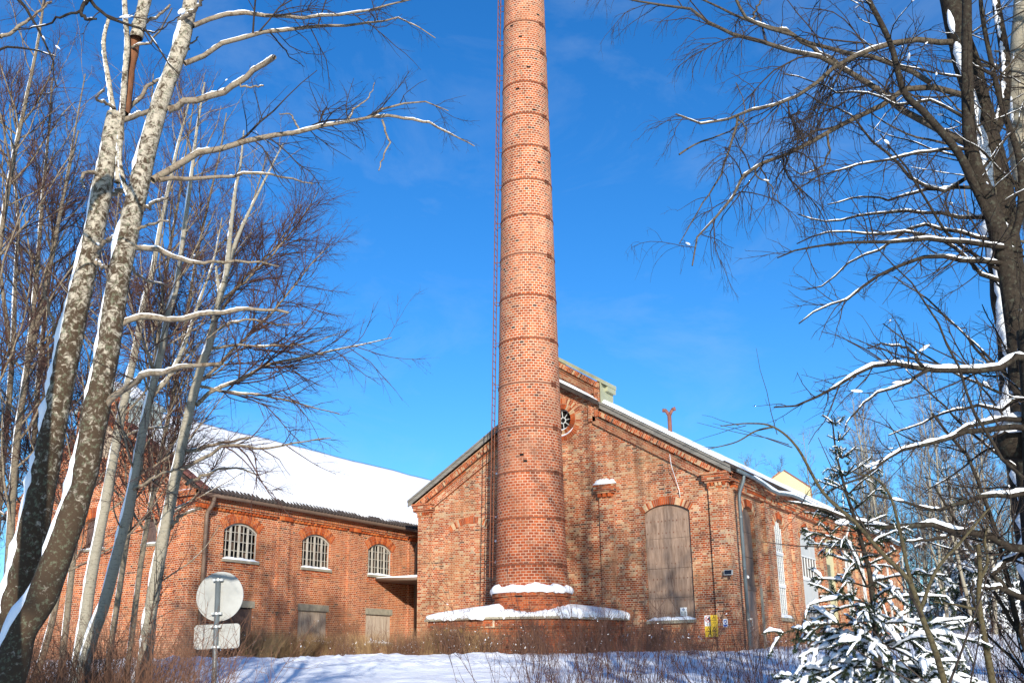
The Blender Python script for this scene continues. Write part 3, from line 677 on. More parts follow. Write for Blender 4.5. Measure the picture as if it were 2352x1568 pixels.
# a few lost bricks
b = MB(); rg = random.Random(11)
for z, off in ((28.6, 40), (27.4, -12), (25.9, 8), (24.9, -20), (27.0, 52), (23.9, 20), (21.5, 30), (29.3, 10), (28.05, -38), (9.3, -15), (9.05, -9)):
    a = math.atan2(-FH[1], -FH[0]) + math.radians(off); r = cr_at(z) + .004; x, y = cax(z); ca, sa = math.cos(a), math.sin(a); hw = .075
    b.hexa([(x + (r + e) * ca - s * sa, y + (r + e) * sa + s * ca, z + dz) for dz in (-.04, .04) for e, s in ((0, -hw), (0, hw), (-.05, hw), (-.05, -hw))])
b.build('missing_bricks', m_dark, chim)
# ladder on the far left of the shaft
th_ = math.radians(15); ed = -RH * math.cos(th_) + FH * math.sin(th_); td = FH * math.cos(th_) + RH * math.sin(th_)
b = MB(); rungs = MB(); zz = np.linspace(4.9, 42, 60)
def lad(z, s, so_=.24): x, y = cax(z); r = cr_at(z) + so_; return (x + ed[0] * r + td[0] * s, y + ed[1] * r + td[1] * s, z)
for s in (-.2, .2): b.tube([lad(z, s) for z in zz], .022, 5)
z = 5.0
while z < 41.8: b.tube([lad(z, -.2), lad(z, .2)], .011, 4); z += .30
z = 5.5
while z < 41:
    for s in (-.2, .2): b.tube([lad(z, s), lad(z - .02, s, -.03)], .014, 4)
    z += 1.72
ld = b.build('ladder', m_rust, chim)
b = MB(); rg = random.Random(2)
for z in (5.5, 6.3, 7.22, 8.9): q = lad(z, .2, .12); b.tube([(q[0] - .06, q[1], q[2]), (q[0], q[1], q[2] + .02), (q[0] + .07, q[1], q[2] + .01)], [.02, .045, .02], 6)
b.build('snow', m_snow, ld, True)
b = MB(); b.tube([(-10.0, -.25, 4.2), (-9.99, -.25, 7), (-9.9, -.3, 9.6)], .02, 5); tag(b.build('cable_pipe', m_rustp, None), 'thin rusty pipe up the gable beside the chimney shadow', 'pipe')
# plinth and snow ring
b = MB(); b.lathe([(1.40, 3.3), (1.40, 4.12), (1.47, 4.12), (1.47, 4.30), (1.3, 4.34)], CX, CY, 64, R=1.3); b.build('plinth', m_base, chim)
b = MB(); K = 72; prof = [(1.50, 0), (1.56, .06), (1.54, .17), (1.45, .24), (1.34, .27), (1.28, .28)]
for j in range(K):
    a = 2 * math.pi * j / K; n1 = noise.noise(Vector((math.cos(a) * 2.2, math.sin(a) * 2.2, 4))); n2 = noise.noise(Vector((math.cos(a) * 7, math.sin(a) * 7, 1)))
    for r, z in prof: b.V.append((CX + (r + .05 * n1 + .025 * n2) * math.cos(a), CY + (r + .05 * n1 + .025 * n2) * math.sin(a), 4.26 + z * (1 + .7 * n1 + .25 * n2) - (.10 * max(0, n2) if z == 0 else 0)))
for j in range(K):
    for i in range(len(prof) - 1): b.F.append((j * 6 + i, ((j + 1) % K) * 6 + i, ((j + 1) % K) * 6 + i + 1, j * 6 + i + 1)); b.UV.append(None)
b.build('plinth_snow', m_snow, chim, True)
base_poly = [(-9.85, .02), (-9.85, -4.62), (-7.55, -4.62), (-5.35, -3.2), (-4.35, .02)]
def grow_poly(p, e):
    c = Vector((-7.0, -.5)); out = []
    for x, y in p:
        v = Vector((x, y)) - c; v = v * (1 + e / v.length); q = v + c; out.append((q.x, q.y if y < 0 else .02))
    return out
Zm = lambda z0: (lambda u, y, d: (u, y, z0 + d))
b = MB()
for e, z0, z1 in ((0, 1.0, 3.0), (.02, 3.2, 3.24)): b.prism(Zm(0), grow_poly(base_poly, e), z0, z1)
b.prism(Zm(0), grow_poly(base_poly, .05), 2.0, 2.25)
b.build('base', m_base, chim)
b = MB(); b.prism(Zm(0), grow_poly(base_poly, .09), 3.0, 3.06); b.prism(Zm(0), grow_poly(base_poly, .15), 3.06, 3.30); b.prism(Zm(0), grow_poly(base_poly, .05), 2.86, 2.93); bc = b.build('base_cornice', m_base, chim, swap=False)
b = MB(); b.prism(Zm(0), grow_poly(base_poly, .30), 3.30, 3.38); b.build('coping_slab', m_conc, chim)
# slab snow: rings from the outline inwards
op = grow_poly(base_poly, .28); dense = []
for i in range(len(op)):
    a, c = Vector(op[i]), Vector(op[(i + 1) % len(op)]); n = max(2, int((c - a).length / .12))
    for k in range(n): dense.append(a + (c - a) * k / n)
cen = Vector((-6.9, -1.2)); rings = [(1.0, .0), (1.012, .06), (1.008, .14), (.97, .21), (.9, .26), (.75, .34), (.5, .44), (.25, .48)]
b = MB(); n = len(dense)
for s, z in rings:
    for q in dense:
        nn = noise.noise(Vector((q.x * 1.1, q.y * 1.1, 7))); n3 = noise.noise(Vector((q.x * 5, q.y * 5, 3)))
        p = cen + (q - cen) * (s + (.035 * nn + .02 * n3 if s > .95 else 0)); y = min(p.y, -.005)
        b.V.append((p.x, y, 3.37 + z * (1 + .6 * nn + .2 * n3) - (.16 * max(0, n3 + .1) if z == 0 else 0) + .05 * noise.noise(Vector((p.x, p.y, 1)))))
for i in range(len(rings) - 1):
    for k in range(n): b.F.append((i * n + k, i * n + (k + 1) % n, (i + 1) * n + (k + 1) % n, (i + 1) * n + k)); b.UV.append(None)
b.F.append(tuple((len(rings) - 1) * n + k for k in range(n))); b.UV.append(None)
b.build('base_snow', m_snow, chim, True)
# damaged opening in the base
b = MB(); b.mbox(G, -8.95, -7.95, 1.6, 2.75, -4.72, -4.6); b.build('flue_opening', m_dark, chim)
b = MB(); b.prism(Zm(0), [(-7.66, -4.74), (-7.2, -4.55), (-7.3, -4.3), (-7.7, -4.4)], 3.02, 3.29); b.build('broken_corner', m_mortar, chim)

# ------------------------------------------------------------------ left building
XL, YL, YE = -16.2, -10.5, 30.0; WL = 10.7; XR = XL - WL / 2
LF = lambda u, z, d: (XL - d, u, z)
LG = lambda u, z, d: (u, YL + d, z)
lb = thing('brick_workshop', 'orange red brick workshop with long snow-covered roof and barred arched windows', 'building', loc=(XR, YL, 2))
wins = [(-8.97, -7.19), (-4.70, -2.95), (-.45, 1.28), (3.9, 5.6)]
holes = [arch(a, c, 5.64, 6.72, 7.03) for a, c in wins] + [rect(-9.2, -7.27, 1.6, 3.93), rect(-4.77, -3.0, 2.75, 3.95), rect(-.5, 1.31, 2.75, 3.95)]
b = MB(); b.wall(LF, [(YL, ZB), (YE, ZB), (YE, 7.95), (YL, 7.95)], holes, .2); b.build('front_wall', m_left, lb)
sl_ = .69; zr = lambda x: 7.98 + sl_ * (WL / 2 - abs(x - XR))
lmx = 1.5; LMZ, LMT, LMA = zr(XR + lmx), 11.72, 12.65
b = MB(); b.wall(LG, [(XL - WL, ZB), (XL, ZB), (XL, 7.98), (XR + lmx, LMZ), (XR + lmx, LMT), (XR, LMA), (XR - lmx, LMT), (XR - lmx, LMZ), (XL - WL, 7.98)],
    [rect(-18.72, -18.05, 6.18, 7.1), arch(-22.2, -20.9, 6.2, 7.2, 7.42), arch(XR - .55, XR + .55, 9.72, 10.75, 11.1)], .2)
b.poly([(XL - WL, YL, ZB), (XL - WL, YE, ZB), (XL - WL, YE, 7.98), (XL - WL, YL, 7.98)]); b.build('gable_wall', m_left, lb)
each('boarded_gable_window', m_idoor, lb, [(-22.2, -20.9, 6.2, 7.4, .18, .19), (-18.72, -18.05, 6.18, 7.1, .18, .19)], LG)
b = MB(); b.prism(LG, arch(XR - .54, XR + .54, 9.73, 10.75, 11.09), .12, .15); b.build('blocked_window', m_mortar, lb)
voussoirs(LG, XR - .55, XR + .55, 10.75, 11.1, .3, m_vous_l, lb); voussoirs(LG, -22.2, -20.9, 7.2, 7.42, .38, m_vous_l, lb)
b = MB(); b.mbox(LG, -18.85, -17.92, 7.1, 7.36, -.012, .1); b.build('flat_arch', m_left_s, lb)
b = MB(); b.mbox(LG, -18.8, -17.98, 6.1, 6.18, -.06, .15); b.mbox(LG, -22.3, -20.8, 6.12, 6.2, -.06, .15); s_ = b.build('sill', m_conc, lb)
snow_ledge(LG, -18.8, -17.98, 6.18, -.08, .15, .07, s_); snow_ledge(LG, -22.3, -20.8, 6.2, -.08, .15, .07, s_, seed=4)
# pilasters
each('pilaster', m_left, lb, [(YL - .13, -9.9, ZB, 7.5, -.13, .62)] + [(a, a + .63, ZB, 7.32, -.12, .02) for a in (-6.18, -1.9, 2.42, 6.7)], LF)
b = MB(); dl = MB()
b.mbox(LF, YL - .1, YE, 7.46, 7.54, -.14, .02); b.mbox(LF, YL - .15, YE, 7.54, 7.62, -.2, .02); b.mbox(LF, YL - .2, YE, 7.72, 7.8, -.24, .02); b.build('cornice', m_left, lb)
b = MB(); b.mbox(LF, YL - .1, YE, 7.62, 7.72, -.16, .02); b.mbox(LF, YL - .2, YE, 7.8, 7.97, -.27, .02); b.build('cornice', m_left_s, lb)
y = -9.75
while y < 8:
    if not any(a - .1 < y < a + .66 for a in (-6.18, -1.9, 2.42)): dl.mbox(LF, y, y + .1, 7.36, 7.46, -.1, .02)
    y += .196
for a in (-6.18, -1.9, 2.42, -10.55):
    for i in range(3): dl.mbox(LF, a + .24 * i, a + .15 + .24 * i, 7.34, 7.5, -.24, -.1)
for i in range(3): dl.mbox(LG, XL - .6 + .26 * i, XL - .44 + .26 * i, 7.44, 7.6, -.24, -.1)
dl.build('dentil_course', m_vous_l, lb)
b = MB(); b.mbox(LG, XL - .7, XL + .2, 7.6, 7.68, -.22, .02); b.mbox(LG, XL - .8, XL + .27, 7.74, 7.96, -.27, .02); cp = b.build('capital', m_left_s, lb)
snow_ledge(LG, XL - .8, XL + .1, 7.96, -.26, 0, .05, cp, 'snow')
# raking cornice of the gable
for s in (1, -1):
    b1 = MB(); b2 = MB(); f = (lambda u: u) if s > 0 else (lambda u: 2 * XR - u)
    dv = Vector((-1, sl_)).normalized() if s > 0 else Vector((1, sl_)).normalized(); dv = (dv.x, dv.y)
    def st(m, o0, o1, u0, u1, p, sw): m.prism(LG, [(f(u0), zr(u0) + o0), (f(u0), zr(u0) + o1), (f(u1), zr(u1) + o1), (f(u1), zr(u1) + o0)], -p, .02, dv, sw)
    st(b1, -.5, -.32, XL - .6, XR + lmx - .3, .09, False); st(b2, -.3, -.03, XL - .1, XR + lmx, .18, True); st(b1, -.03, .06, XL, XR + lmx, .22, False)
    kk = (LMA - LMT) / lmx; d2 = Vector((-1, kk)).normalized() if s > 0 else Vector((1, kk)).normalized(); d2 = (d2.x, d2.y)
    b2.prism(LG, [(XR, LMA - .28), (f(XR + lmx), LMT - .28), (f(XR + lmx), LMT), (XR, LMA)], -.16, .02, d2, True)
    b1.prism(LG, [(f(XR + lmx - .25), LMZ - .3), (f(XR + lmx), LMZ), (f(XR + lmx), LMT - .3), (f(XR + lmx - .25), LMT - .4)], -.12, .02)
    b1.build('raking_cornice', m_left, lb); b2.build('raking_cornice', m_left_s, lb)
# roof
b = MB(); e = .42
b.prism(lambda u, z, d: (u, d, z), [(XL + e, 7.99 - sl_ * .32), (XR, zr(XR) + .06), (XR, zr(XR) + .2), (XL + e, 8.12 - sl_ * .3)], YL - .1, YE)
b.prism(lambda u, z, d: (u, d, z), [(XL - WL - e, 7.99 - sl_ * .32), (XR, zr(XR) + .06), (XR, zr(XR) + .2), (XL - WL - e, 8.12 - sl_ * .3)], YL - .1, YE)
lr = b.build('roof', m_tile, lb)
snow_roof('roof_snow', YL + .12, YE, XL + .33, XR, 8.16 - sl_ * .22, zr(XR) + .22, .22, lr, 5.0, 150, 24, .10)
b = MB()
for i in range(190): y = YL - .05 + i * .205; b.tube([(XL + .52, y, 7.86), (XL + .2, y, 8.10)], .07, 6)
b.build('roof_tile_edge', m_tile, lr)
b = MB(); b.prism(lambda u, z, d: (u, d, z), [(XL + .5, 7.96), (XR + lmx, zr(XR + lmx) + .22), (XR + lmx, zr(XR + lmx) + .34), (XL + .5, 8.08)], YL - .18, YL + .14); b.build('verge_tiles', m_tiler, lr)
b = MB()
for s in (1, -1):
    f = (lambda u: u) if s > 0 else (lambda u: 2 * XR - u)
    b.mbox(lambda u, z, d: (f(u), YL + d, z), XR + lmx, XR + lmx + .06, LMZ, LMT, -.1, 1.5)
    b.prism(LG, [(f(XR + lmx + .2), LMT - .1), (XR, LMA), (XR, LMA + .14), (f(XR + lmx + .2), LMT + .05)], -.2, 1.55)
pc = b.build('parapet_cladding', m_metalg, lb)
b = MB(); b.prism(LG, [(XR + lmx - .3, LMT + .2), (XR, LMA + .13), (XR, LMA + .27), (XR + lmx - .2, LMT + .32)], -.1, 1.4); b.build('snow', m_snow, pc)
# gutter and pipes
b = MB(); b.tube([(XL + .44, YL - .1 + i * 2, 7.80) for i in range(20)], .085, 8); b.build('gutter', m_gutter, lb, True)
pipe([(XL + .44, -9.95, 7.8), (XL + .42, -10.0, 7.45), (XL + .2, -10.05, 7.2), (XL + .2, -10.05, 1.5)], .075, m_gutter, 'downpipe', lb)
pipe([(XL + .44, 3.1, 7.8), (XL + .44, 3.1, 7.5), (XL + .2, 2.85, 7.2), (XL + .2, 2.85, 1.5)], .065, m_gutter, 'downpipe', lb)
# windows
for a, c in wins:
    voussoirs(LF, a, c, 6.72, 7.03, .38, m_vous_l, lb, split=True)
    f = MB(); wd = c - a; top = lambda u: arch_z(min(max(u, a), c), a, c, 6.72, 7.03) - .01; dz = .1
    for k in range(5):
        u = a + wd * k / 4; wdt = .042 if 0 < k < 4 else .04; u0 = max(a, u - wdt); u1 = min(c, u + wdt); f.mbox(LF, u0, u1, 5.64, top(u), dz, dz + .04)
    for k in range(4): u = a + wd * (k + .5) / 4; f.mbox(LF, u - .015, u + .015, 5.64, top(u), dz + .01, dz + .03)
    z = 5.99
    while z < 6.9: f.mbox(LF, a, c, z - .012, z + .012, dz + .012, dz + .028); z += .34
    f.mbox(LF, a, c, 5.64, 5.7, dz, dz + .05)
    us = np.linspace(a, c, 13)
    for u0, u1 in zip(us[:-1], us[1:]): f.hexa([LF(u0, top(u0) - .07, dz - .02), LF(u1, top(u1) - .07, dz - .02), LF(u1, top(u1) - .07, dz + .1), LF(u0, top(u0) - .07, dz + .1), LF(u0, top(u0), dz - .02), LF(u1, top(u1), dz - .02), LF(u1, top(u1), dz + .1), LF(u0, top(u0), dz + .1)])
    wo = f.build('arched_window', m_frame, lb)
    p = MB(); p.prism(LF, arch(a, c, 5.64, 6.72, 7.02), .34, .36); p.build('dark_interior', m_dark, wo)
    rg = random.Random(int(a * 10)); p = MB()
    for i in range(8):
        for k in range(4):
            if rg.random() < .3:
                u0 = a + wd * i / 8 + .03; z0 = 5.66 + .34 * k; z1 = min(z0 + .3, top(u0) - .05, top(u0 + wd / 8 - .06) - .05)
                if z1 - z0 > .08: p.poly([LF(u0, z0, .14), LF(u0 + wd / 8 - .06, z0, .14), LF(u0 + wd / 8 - .06, z1 - .1 * rg.random(), .14), LF(u0, z1, .14)])
    p.build('pane', m_glassb, wo)
    s = MB(); s.mbox(LF, a - .05, c + .03, 5.54, 5.635, -.1, .1); so2 = s.build('sill', m_conc, lb); snow_ledge(LF, a - .03, c + .02, 5.635, -.1, .09, .1, so2)
    s = MB(); s.mbox(LF, a - .03, c + .02, 5.27, 5.54, -.03, .02); s.build('sill_course', m_left_s, lb)
for a, c in ((-4.77, -3.0), (-.5, 1.31)):
    b = MB(); rg = random.Random(int(a * 7)); u = a
    while u < c - .01: e2 = min(c, u + .115); b.mbox(LF, u + .006, e2 - .004, 2.75, 3.95, .07 + .012 * rg.random(), .1); u = e2
    bo = b.build('boarded_window', m_plank, lb)
    b = MB(); b.mbox(LF, a - .04, c + .05, 3.95, 4.2, -.02, .15); b.build('lintel', m_conc, bo)
    b = MB(); b.mbox(LF, a - .04, c + .04, 2.66, 2.75, -.08, .1); s3 = b.build('sill', m_conc, bo); snow_ledge(LF, a - .03, c + .03, 2.75, -.08, .07, .08, s3)
b = MB(); b.mbox(LF, -9.2, -8.25, 1.6, 3.9, .12, .16); b.mbox(LF, -8.23, -7.3, 1.6, 3.9, .12, .16); b.mbox(LF, -9.2, -7.3, 3.42, 3.46, .09, .14)
for i in range(8):
    for u in (-9.1, -8.32, -8.15, -7.4): b.mbox(LF, u, u + .03, 1.8 + i * .28, 1.83 + i * .28, .105, .13)
b.mbox(LF, -7.35, -7.27, 1.6, 3.93, .06, .2); idr = b.build('iron_door', m_idoor, lb)
b = MB(); b.mbox(LF, -9.3, -7.2, 3.93, 4.18, -.02, .15); b.build('lintel', m_conc, idr)
# canopy between the two buildings
cnp = thing('canopy', 'flat brown canopy with thin snow edge between workshop wall and hall corner', 'canopy', loc=(XL, 1.2, 5.3))
b = MB(); b.mbox(lambda u, z, d: (u, d, z), XL + .02, -13.65, 5.36, 5.44, .15, 3.2); b.build('roof', m_gutter, cnp)
b = MB(); b.tube([(XL + .05, .1, 5.45), (-13.7, .1, 5.36)], .075, 8); b.build('gutter', m_gutter, cnp, True)
b = MB(); b.mbox(lambda u, z, d: (u, d, z), XL + .04, -13.68, 5.44, 5.53, .08, 3.2); b.build('snow', m_snow, cnp)

# ------------------------------------------------------------------ signs
def text(body, mp, u, z, d, size, mat, parent):
    cu = bpy.data.curves.new('lettering', 'FONT'); cu.body = body; cu.size = size; cu.align_x = 'CENTER'; cu.resolution_u = 2; cu.fill_mode = 'FRONT'
    tmp = bpy.data.objects.new('tmp', cu); COL.objects.link(tmp); bpy.context.view_layer.update()
    me = bpy.data.meshes.new_from_object(tmp); bpy.data.objects.remove(tmp); bpy.data.curves.remove(cu)
    for v in me.vertices: v.co = Vector(mp(u + v.co.x, z + v.co.y, d))
    me.materials.clear(); return obj('lettering', me, mat, parent)
def tri_sign(name, label, mp, u, z, d, lines, glyph, yel=m_yel, wd=.265, ht=.375, group=None):
    t = thing(name, label, 'sign', group, loc=mp(u, z, d))
    b = MB(); b.mbox(mp, u - wd / 2, u + wd / 2, z, z + ht, d - .006, d); b.build('panel', yel, t)
    b = MB(); cx, cz, r = u, z + ht * .63, wd * .40; q = [(cx + r * math.cos(a), cz + r * math.sin(a) * .95) for a in (math.pi / 2, math.pi * 7 / 6, math.pi * 11 / 6)]
    for i in range(3):
        a, c = Vector(q[i]), Vector(q[(i + 1) % 3]); b.tube([mp(a.x, a.y, d - .007), mp(c.x, c.y, d - .007)], .009, 4)
    if glyph == '!': b.mbox(mp, cx - .009, cx + .009, cz - .01, cz + r * .5, d - .009, d - .006); b.mbox(mp, cx - .009, cx + .009, cz - .04, cz - .024, d - .009, d - .006)
    elif glyph == 'fall': b.prism(mp, [(cx - .045, cz - .02), (cx - .01, cz - .045), (cx + .02, cz - .03), (cx - .02, cz - .005)], d - .009, d - .006)
    else: b.prism(mp, [(cx - .02, cz - .045), (cx + .015, cz - .03), (cx + .03, cz + .02), (cx, cz + .01), (cx - .03, cz - .01)], d - .009, d - .006); b.mbox(mp, cx + .012, cx + .032, cz + .025, cz + .045, d - .009, d - .006)
    b.build('symbol', m_blk, t)
    for i, s in enumerate(lines): text(s, mp, u, z + ht * .27 - i * ht * .11, d - .009, ht * .115, m_blk, t)
    return t
def no_entry(label, mp, u, z, d, wd=.265, ht=.375):
    t = thing('prohibition_sign', label, 'sign', None, loc=mp(u, z, d))
    b = MB(); b.mbox(mp, u - wd / 2, u + wd / 2, z, z + ht, d - .006, d); b.build('panel', m_white, t)
    b = MB(); cx, cz, r = u, z + ht * .63, wd * .37; b.tube([mp(cx + r * math.cos(a), cz + r * math.sin(a), d - .008) for a in np.linspace(0, 2 * math.pi, 29)], .011, 4, caps=False)
    b.tube([mp(cx - r * .7, cz + r * .7, d - .012), mp(cx + r * .7, cz - r * .7, d - .012)], .010, 4); b.build('red_ring', m_red, t)
    b = MB(); b.prism(mp, [(cx - .02, cz - .02), (cx + .03, cz - .04), (cx + .055, cz + .02), (cx + .035, cz + .06), (cx + .005, cz + .05)], d - .009, d - .006); b.prism(mp, [(cx - .06, cz - .05), (cx - .03, cz - .06), (cx - .02, cz - .01), (cx - .05, cz + .01)], d - .009, d - .006); b.build('symbol', m_blk, t)
    text('FÖRBJUDET', mp, u, z + ht * .17, d - .009, ht * .10, m_blk, t); text('Tillträde', mp, u, z + ht * .055, d - .009, ht * .12, m_blk, t)
    return t
D_ = -.14
no_entry('white prohibition sign with red ring on the hall corner, above a yellow warning sign', G, -.945, 2.995, -.012)
tri_sign('warning_sign', 'yellow exclamation warning sign on the hall corner, right of the white sign', G, -.672, 2.995, D_, ('Varning', 'fara'), '!')
tri_sign('warning_sign', 'yellow warning sign under the white prohibition sign on the hall corner', G, -.945, 2.615, -.012, ('Varning', 'för ras från', 'taket'), 'fall')
tri_sign('warning_sign', 'yellow warning sign on the hall corner, lower right of the block of four', G, -.672, 2.615, D_, ('Varning', 'fallande', 'sten'), 'man')
t = thing('mandatory_sign', 'small white and blue sign alone on the corner pilaster', 'sign', loc=G(-.26, 2.94, D_))
b = MB(); b.mbox(G, -.345, -.165, 2.94, 3.22, D_ - .006, D_); b.build('panel', m_white, t)
b = MB(); b.poly([G(-.255 + .07 * math.cos(a), 3.125 + .07 * math.sin(a), D_ - .008) for a in np.linspace(0, 2 * math.pi, 24, endpoint=False)]); b.mbox(G, -.33, -.18, 2.955, 3.03, D_ - .009, D_ - .006); b.build('blue_field', m_blue, t)
b = MB(); b.prism(G, [(-.30, 3.10), (-.27, 3.09), (-.21, 3.11), (-.20, 3.13), (-.25, 3.135), (-.25, 3.165), (-.265, 3.165), (-.265, 3.13), (-.30, 3.12)], D_ - .011, D_ - .008); b.build('symbol', m_white, t)
# notice on the boarded window
t = thing('notice', 'small white notice with a blue pentagon emblem on the boarded window', 'notice', loc=G(-1.9, 3.4, .09))
b = MB(); b.mbox(G, -2.03, -1.77, 3.4, 3.69, .085, .092); b.build('panel', m_white, t)
b = MB(); b.prism(G, [(-1.9 + .055 * math.sin(2 * math.pi * i / 5), 3.615 + .055 * math.cos(2 * math.pi * i / 5)) for i in range(5)], .080, .084); em = b.build('emblem', plain('emblem blue', (.12, .2, .33), .5, .05), t)
b = MB(); b.prism(G, [(-1.915, 3.59), (-1.885, 3.59), (-1.885, 3.62), (-1.9, 3.635), (-1.915, 3.62)], .077, .079); b.build('emblem_house', m_white, em)
b = MB()
for z in (3.54, 3.505, 3.487, 3.45, 3.432): b.mbox(G, -1.9 - .1, -1.9 + .1, z - .005, z + .005, .081, .084)
b.build('lettering', m_slate, t)
# door signs
tri_sign('warning_sign', 'yellow warning sign on the brown side door, the upper of two', RW, 2.0, 3.42, .155, ('Varning', 'fara'), '!', wd=.30, ht=.44)
tri_sign('warning_sign', 'yellow warning sign on the brown side door, the lower of two', RW, 2.0, 2.96, .155, ('Varning', 'fallande', 'sten'), 'man', wd=.30, ht=.44)
# base signs
yb = -4.66
no_entry('white prohibition sign with red ring on the chimney base behind dry stalks', G, -8.55 - .30, 2.62, yb - .03 + .0)
tri_sign('warning_sign', 'bright yellow warning sign with exclamation triangle on the chimney base', G, -8.58, 2.62, yb - .03, ('Varning', 'fara'), '!')
tri_sign('warning_sign', 'yellow warning sign half hidden by dry stalks, below the white sign on the chimney base', G, -8.85, 2.24, yb - .03 + .0, ('Varning', 'för ras'), 'fall')
tri_sign('warning_sign', 'yellow warning sign low on the chimney base, under the exclamation sign', G, -8.58, 2.24, yb - .03, ('Varning', 'fallande', 'sten'), 'man')
tri_sign('warning_sign', 'faded yellow sign almost lost behind straw, leftmost on the chimney base', G, -9.17, 2.62, yb - .03, ('Varning',), 'fall', yel=m_yelf)
# signs on the iron door
no_entry('white prohibition sign on the dark iron door, peeping over the road sign plate', LF, -8.2, 2.87, .08)
tri_sign('warning_sign', 'yellow warning sign on the dark iron door, peeping over the road sign plate', LF, -7.9, 2.87, .08, ('Varning',), '!')

# ------------------------------------------------------------------ road sign seen from behind
DS = 13.2
pb = at(490, 1600, DS); pt_ = at(501, 1328, DS)
rs = thing('road_sign', 'back of a round grey road sign with a small plate below on a steel pole', 'road sign', loc=(pb[0], pb[1], ground(pb[0], pb[1])))
b = MB(); gz = ground(pb[0], pb[1]); dirp = (pt_ - pb) / np.linalg.norm(pt_ - pb); bot = pb - dirp * ((pb[2] - gz + .3) / dirp[2]); b.tube([tuple(bot), tuple(pt_)], .031, 14); b.tube([tuple(pt_), tuple(pt_ + dirp * .008)], .034, 14)
b.build('pole', m_pole, rs, True)
fx = Vector((FH[0], FH[1], 0)); rx = Vector((RH[0], RH[1], 0)); yaw = math.radians(-6); rx2 = rx * math.cos(yaw) + fx * math.sin(yaw); fx2 = fx * math.cos(yaw) - rx * math.sin(yaw)
ux = Vector(dirp); rx2 = (rx2 - ux * rx2.dot(ux)).normalized(); fx2 = ux.cross(rx2).normalized()
if fx2.dot(fx) < 0: fx2 = -fx2
def splate(name, cx, cy, outline, mat, thick=.012, off=.045, parent=rs):
    c = Vector(at(cx, cy, DS)) + fx2 * off; b = MB(); b.prism(lambda u, z, d: tuple(c + rx2 * u + ux * z + fx2 * d), outline, 0, thick); return b.build(name, mat, parent), c
def rrect(w_, h_, r): 
    out = []
    for cx, cz, a0 in ((w_ - r, h_ - r, 0), (-w_ + r, h_ - r, 90), (-w_ + r, -h_ + r, 180), (w_ - r, -h_ + r, 270)):
        for i in range(6): a = math.radians(a0 + 18 * i); out.append((cx + r * math.cos(a), cz + r * math.sin(a)))
    return out
disc, c1_ = splate('round_panel', 501.5, 1368, [(.302 * math.cos(a), .302 * math.sin(a)) for a in np.linspace(0, 2 * math.pi, 64, endpoint=False)], m_sign)
plate, c2_ = splate('rectangular_panel', 494.5, 1460.5, rrect(.292, .147, .045), m_sign)
def sticker(cx, cy, parent):
    s, c = splate('maker_sticker', cx, cy, [(-.03, -.021), (.03, -.021), (.03, .021), (-.03, .021)], m_slate, .002, .0425, parent)
    b = MB(); mpf = lambda u, z, d: tuple(c + rx2 * u + ux * z + fx2 * d); b.prism(mpf, [(.0, -.006), (.010, .007), (.008, .016), (0, .019), (-.008, .016), (-.010, .007)], -.0012, -.0006); b.mbox(mpf, -.022, -.002, -.014, -.010, -.0012, -.0006); b.build('logo', m_gold, s)
sticker(530, 1404, disc); sticker(534, 1483, plate)
b = MB()
for (cx, cy) in ((501, 1331), (497.5, 1408), (496, 1438), (493, 1485)):
    c = Vector(at(cx, cy, DS)); b.tube([tuple(c - ux * .013), tuple(c + ux * .013)], .036, 14)
    for s in (-1, 1): q = c + rx2 * s * .045; b.hexa([tuple(q + rx2 * a * .018 + ux * e * .014 + fx2 * f_) for e in (-1, 1) for a, f_ in ((-1, -.015), (1, -.015), (1, .045), (-1, .045))])
b.build('clamp', m_zinc, rs)

# ------------------------------------------------------------------ trees: vectorised branch growing
def resample(P, R, n):
    P = np.asarray(P, float); s = np.concatenate([[0], np.cumsum(np.linalg.norm(np.diff(P, axis=0), axis=1))]); t = np.linspace(0, s[-1], n)
    Q = np.stack([np.interp(t, s, P[:, k]) for k in range(3)], 1)
    R = np.asarray(R, float); return Q, np.interp(t, np.linspace(0, s[-1], len(R)), R)
def smooth_line(P, n):
    """Catmull-Rom through the points"""
    P = np.asarray(P, float); Q = np.vstack([2 * P[0] - P[1], P, 2 * P[-1] - P[-2]]); out = []; m = len(P) - 1; k = max(2, n // m)
    for i in range(m):
        a, b_, c, d = Q[i:i + 4]
        for t in np.linspace(0, 1, k, endpoint=False):
            out.append(.5 * (2 * b_ + (c - a) * t + (2 * a - 5 * b_ + 4 * c - d) * t * t + (3 * b_ - a - 3 * c + d) * t ** 3))
    out.append(P[-1]); return np.array(out)
def norm(v): return v / np.maximum(1e-9, np.linalg.norm(v, axis=-1, keepdims=True))
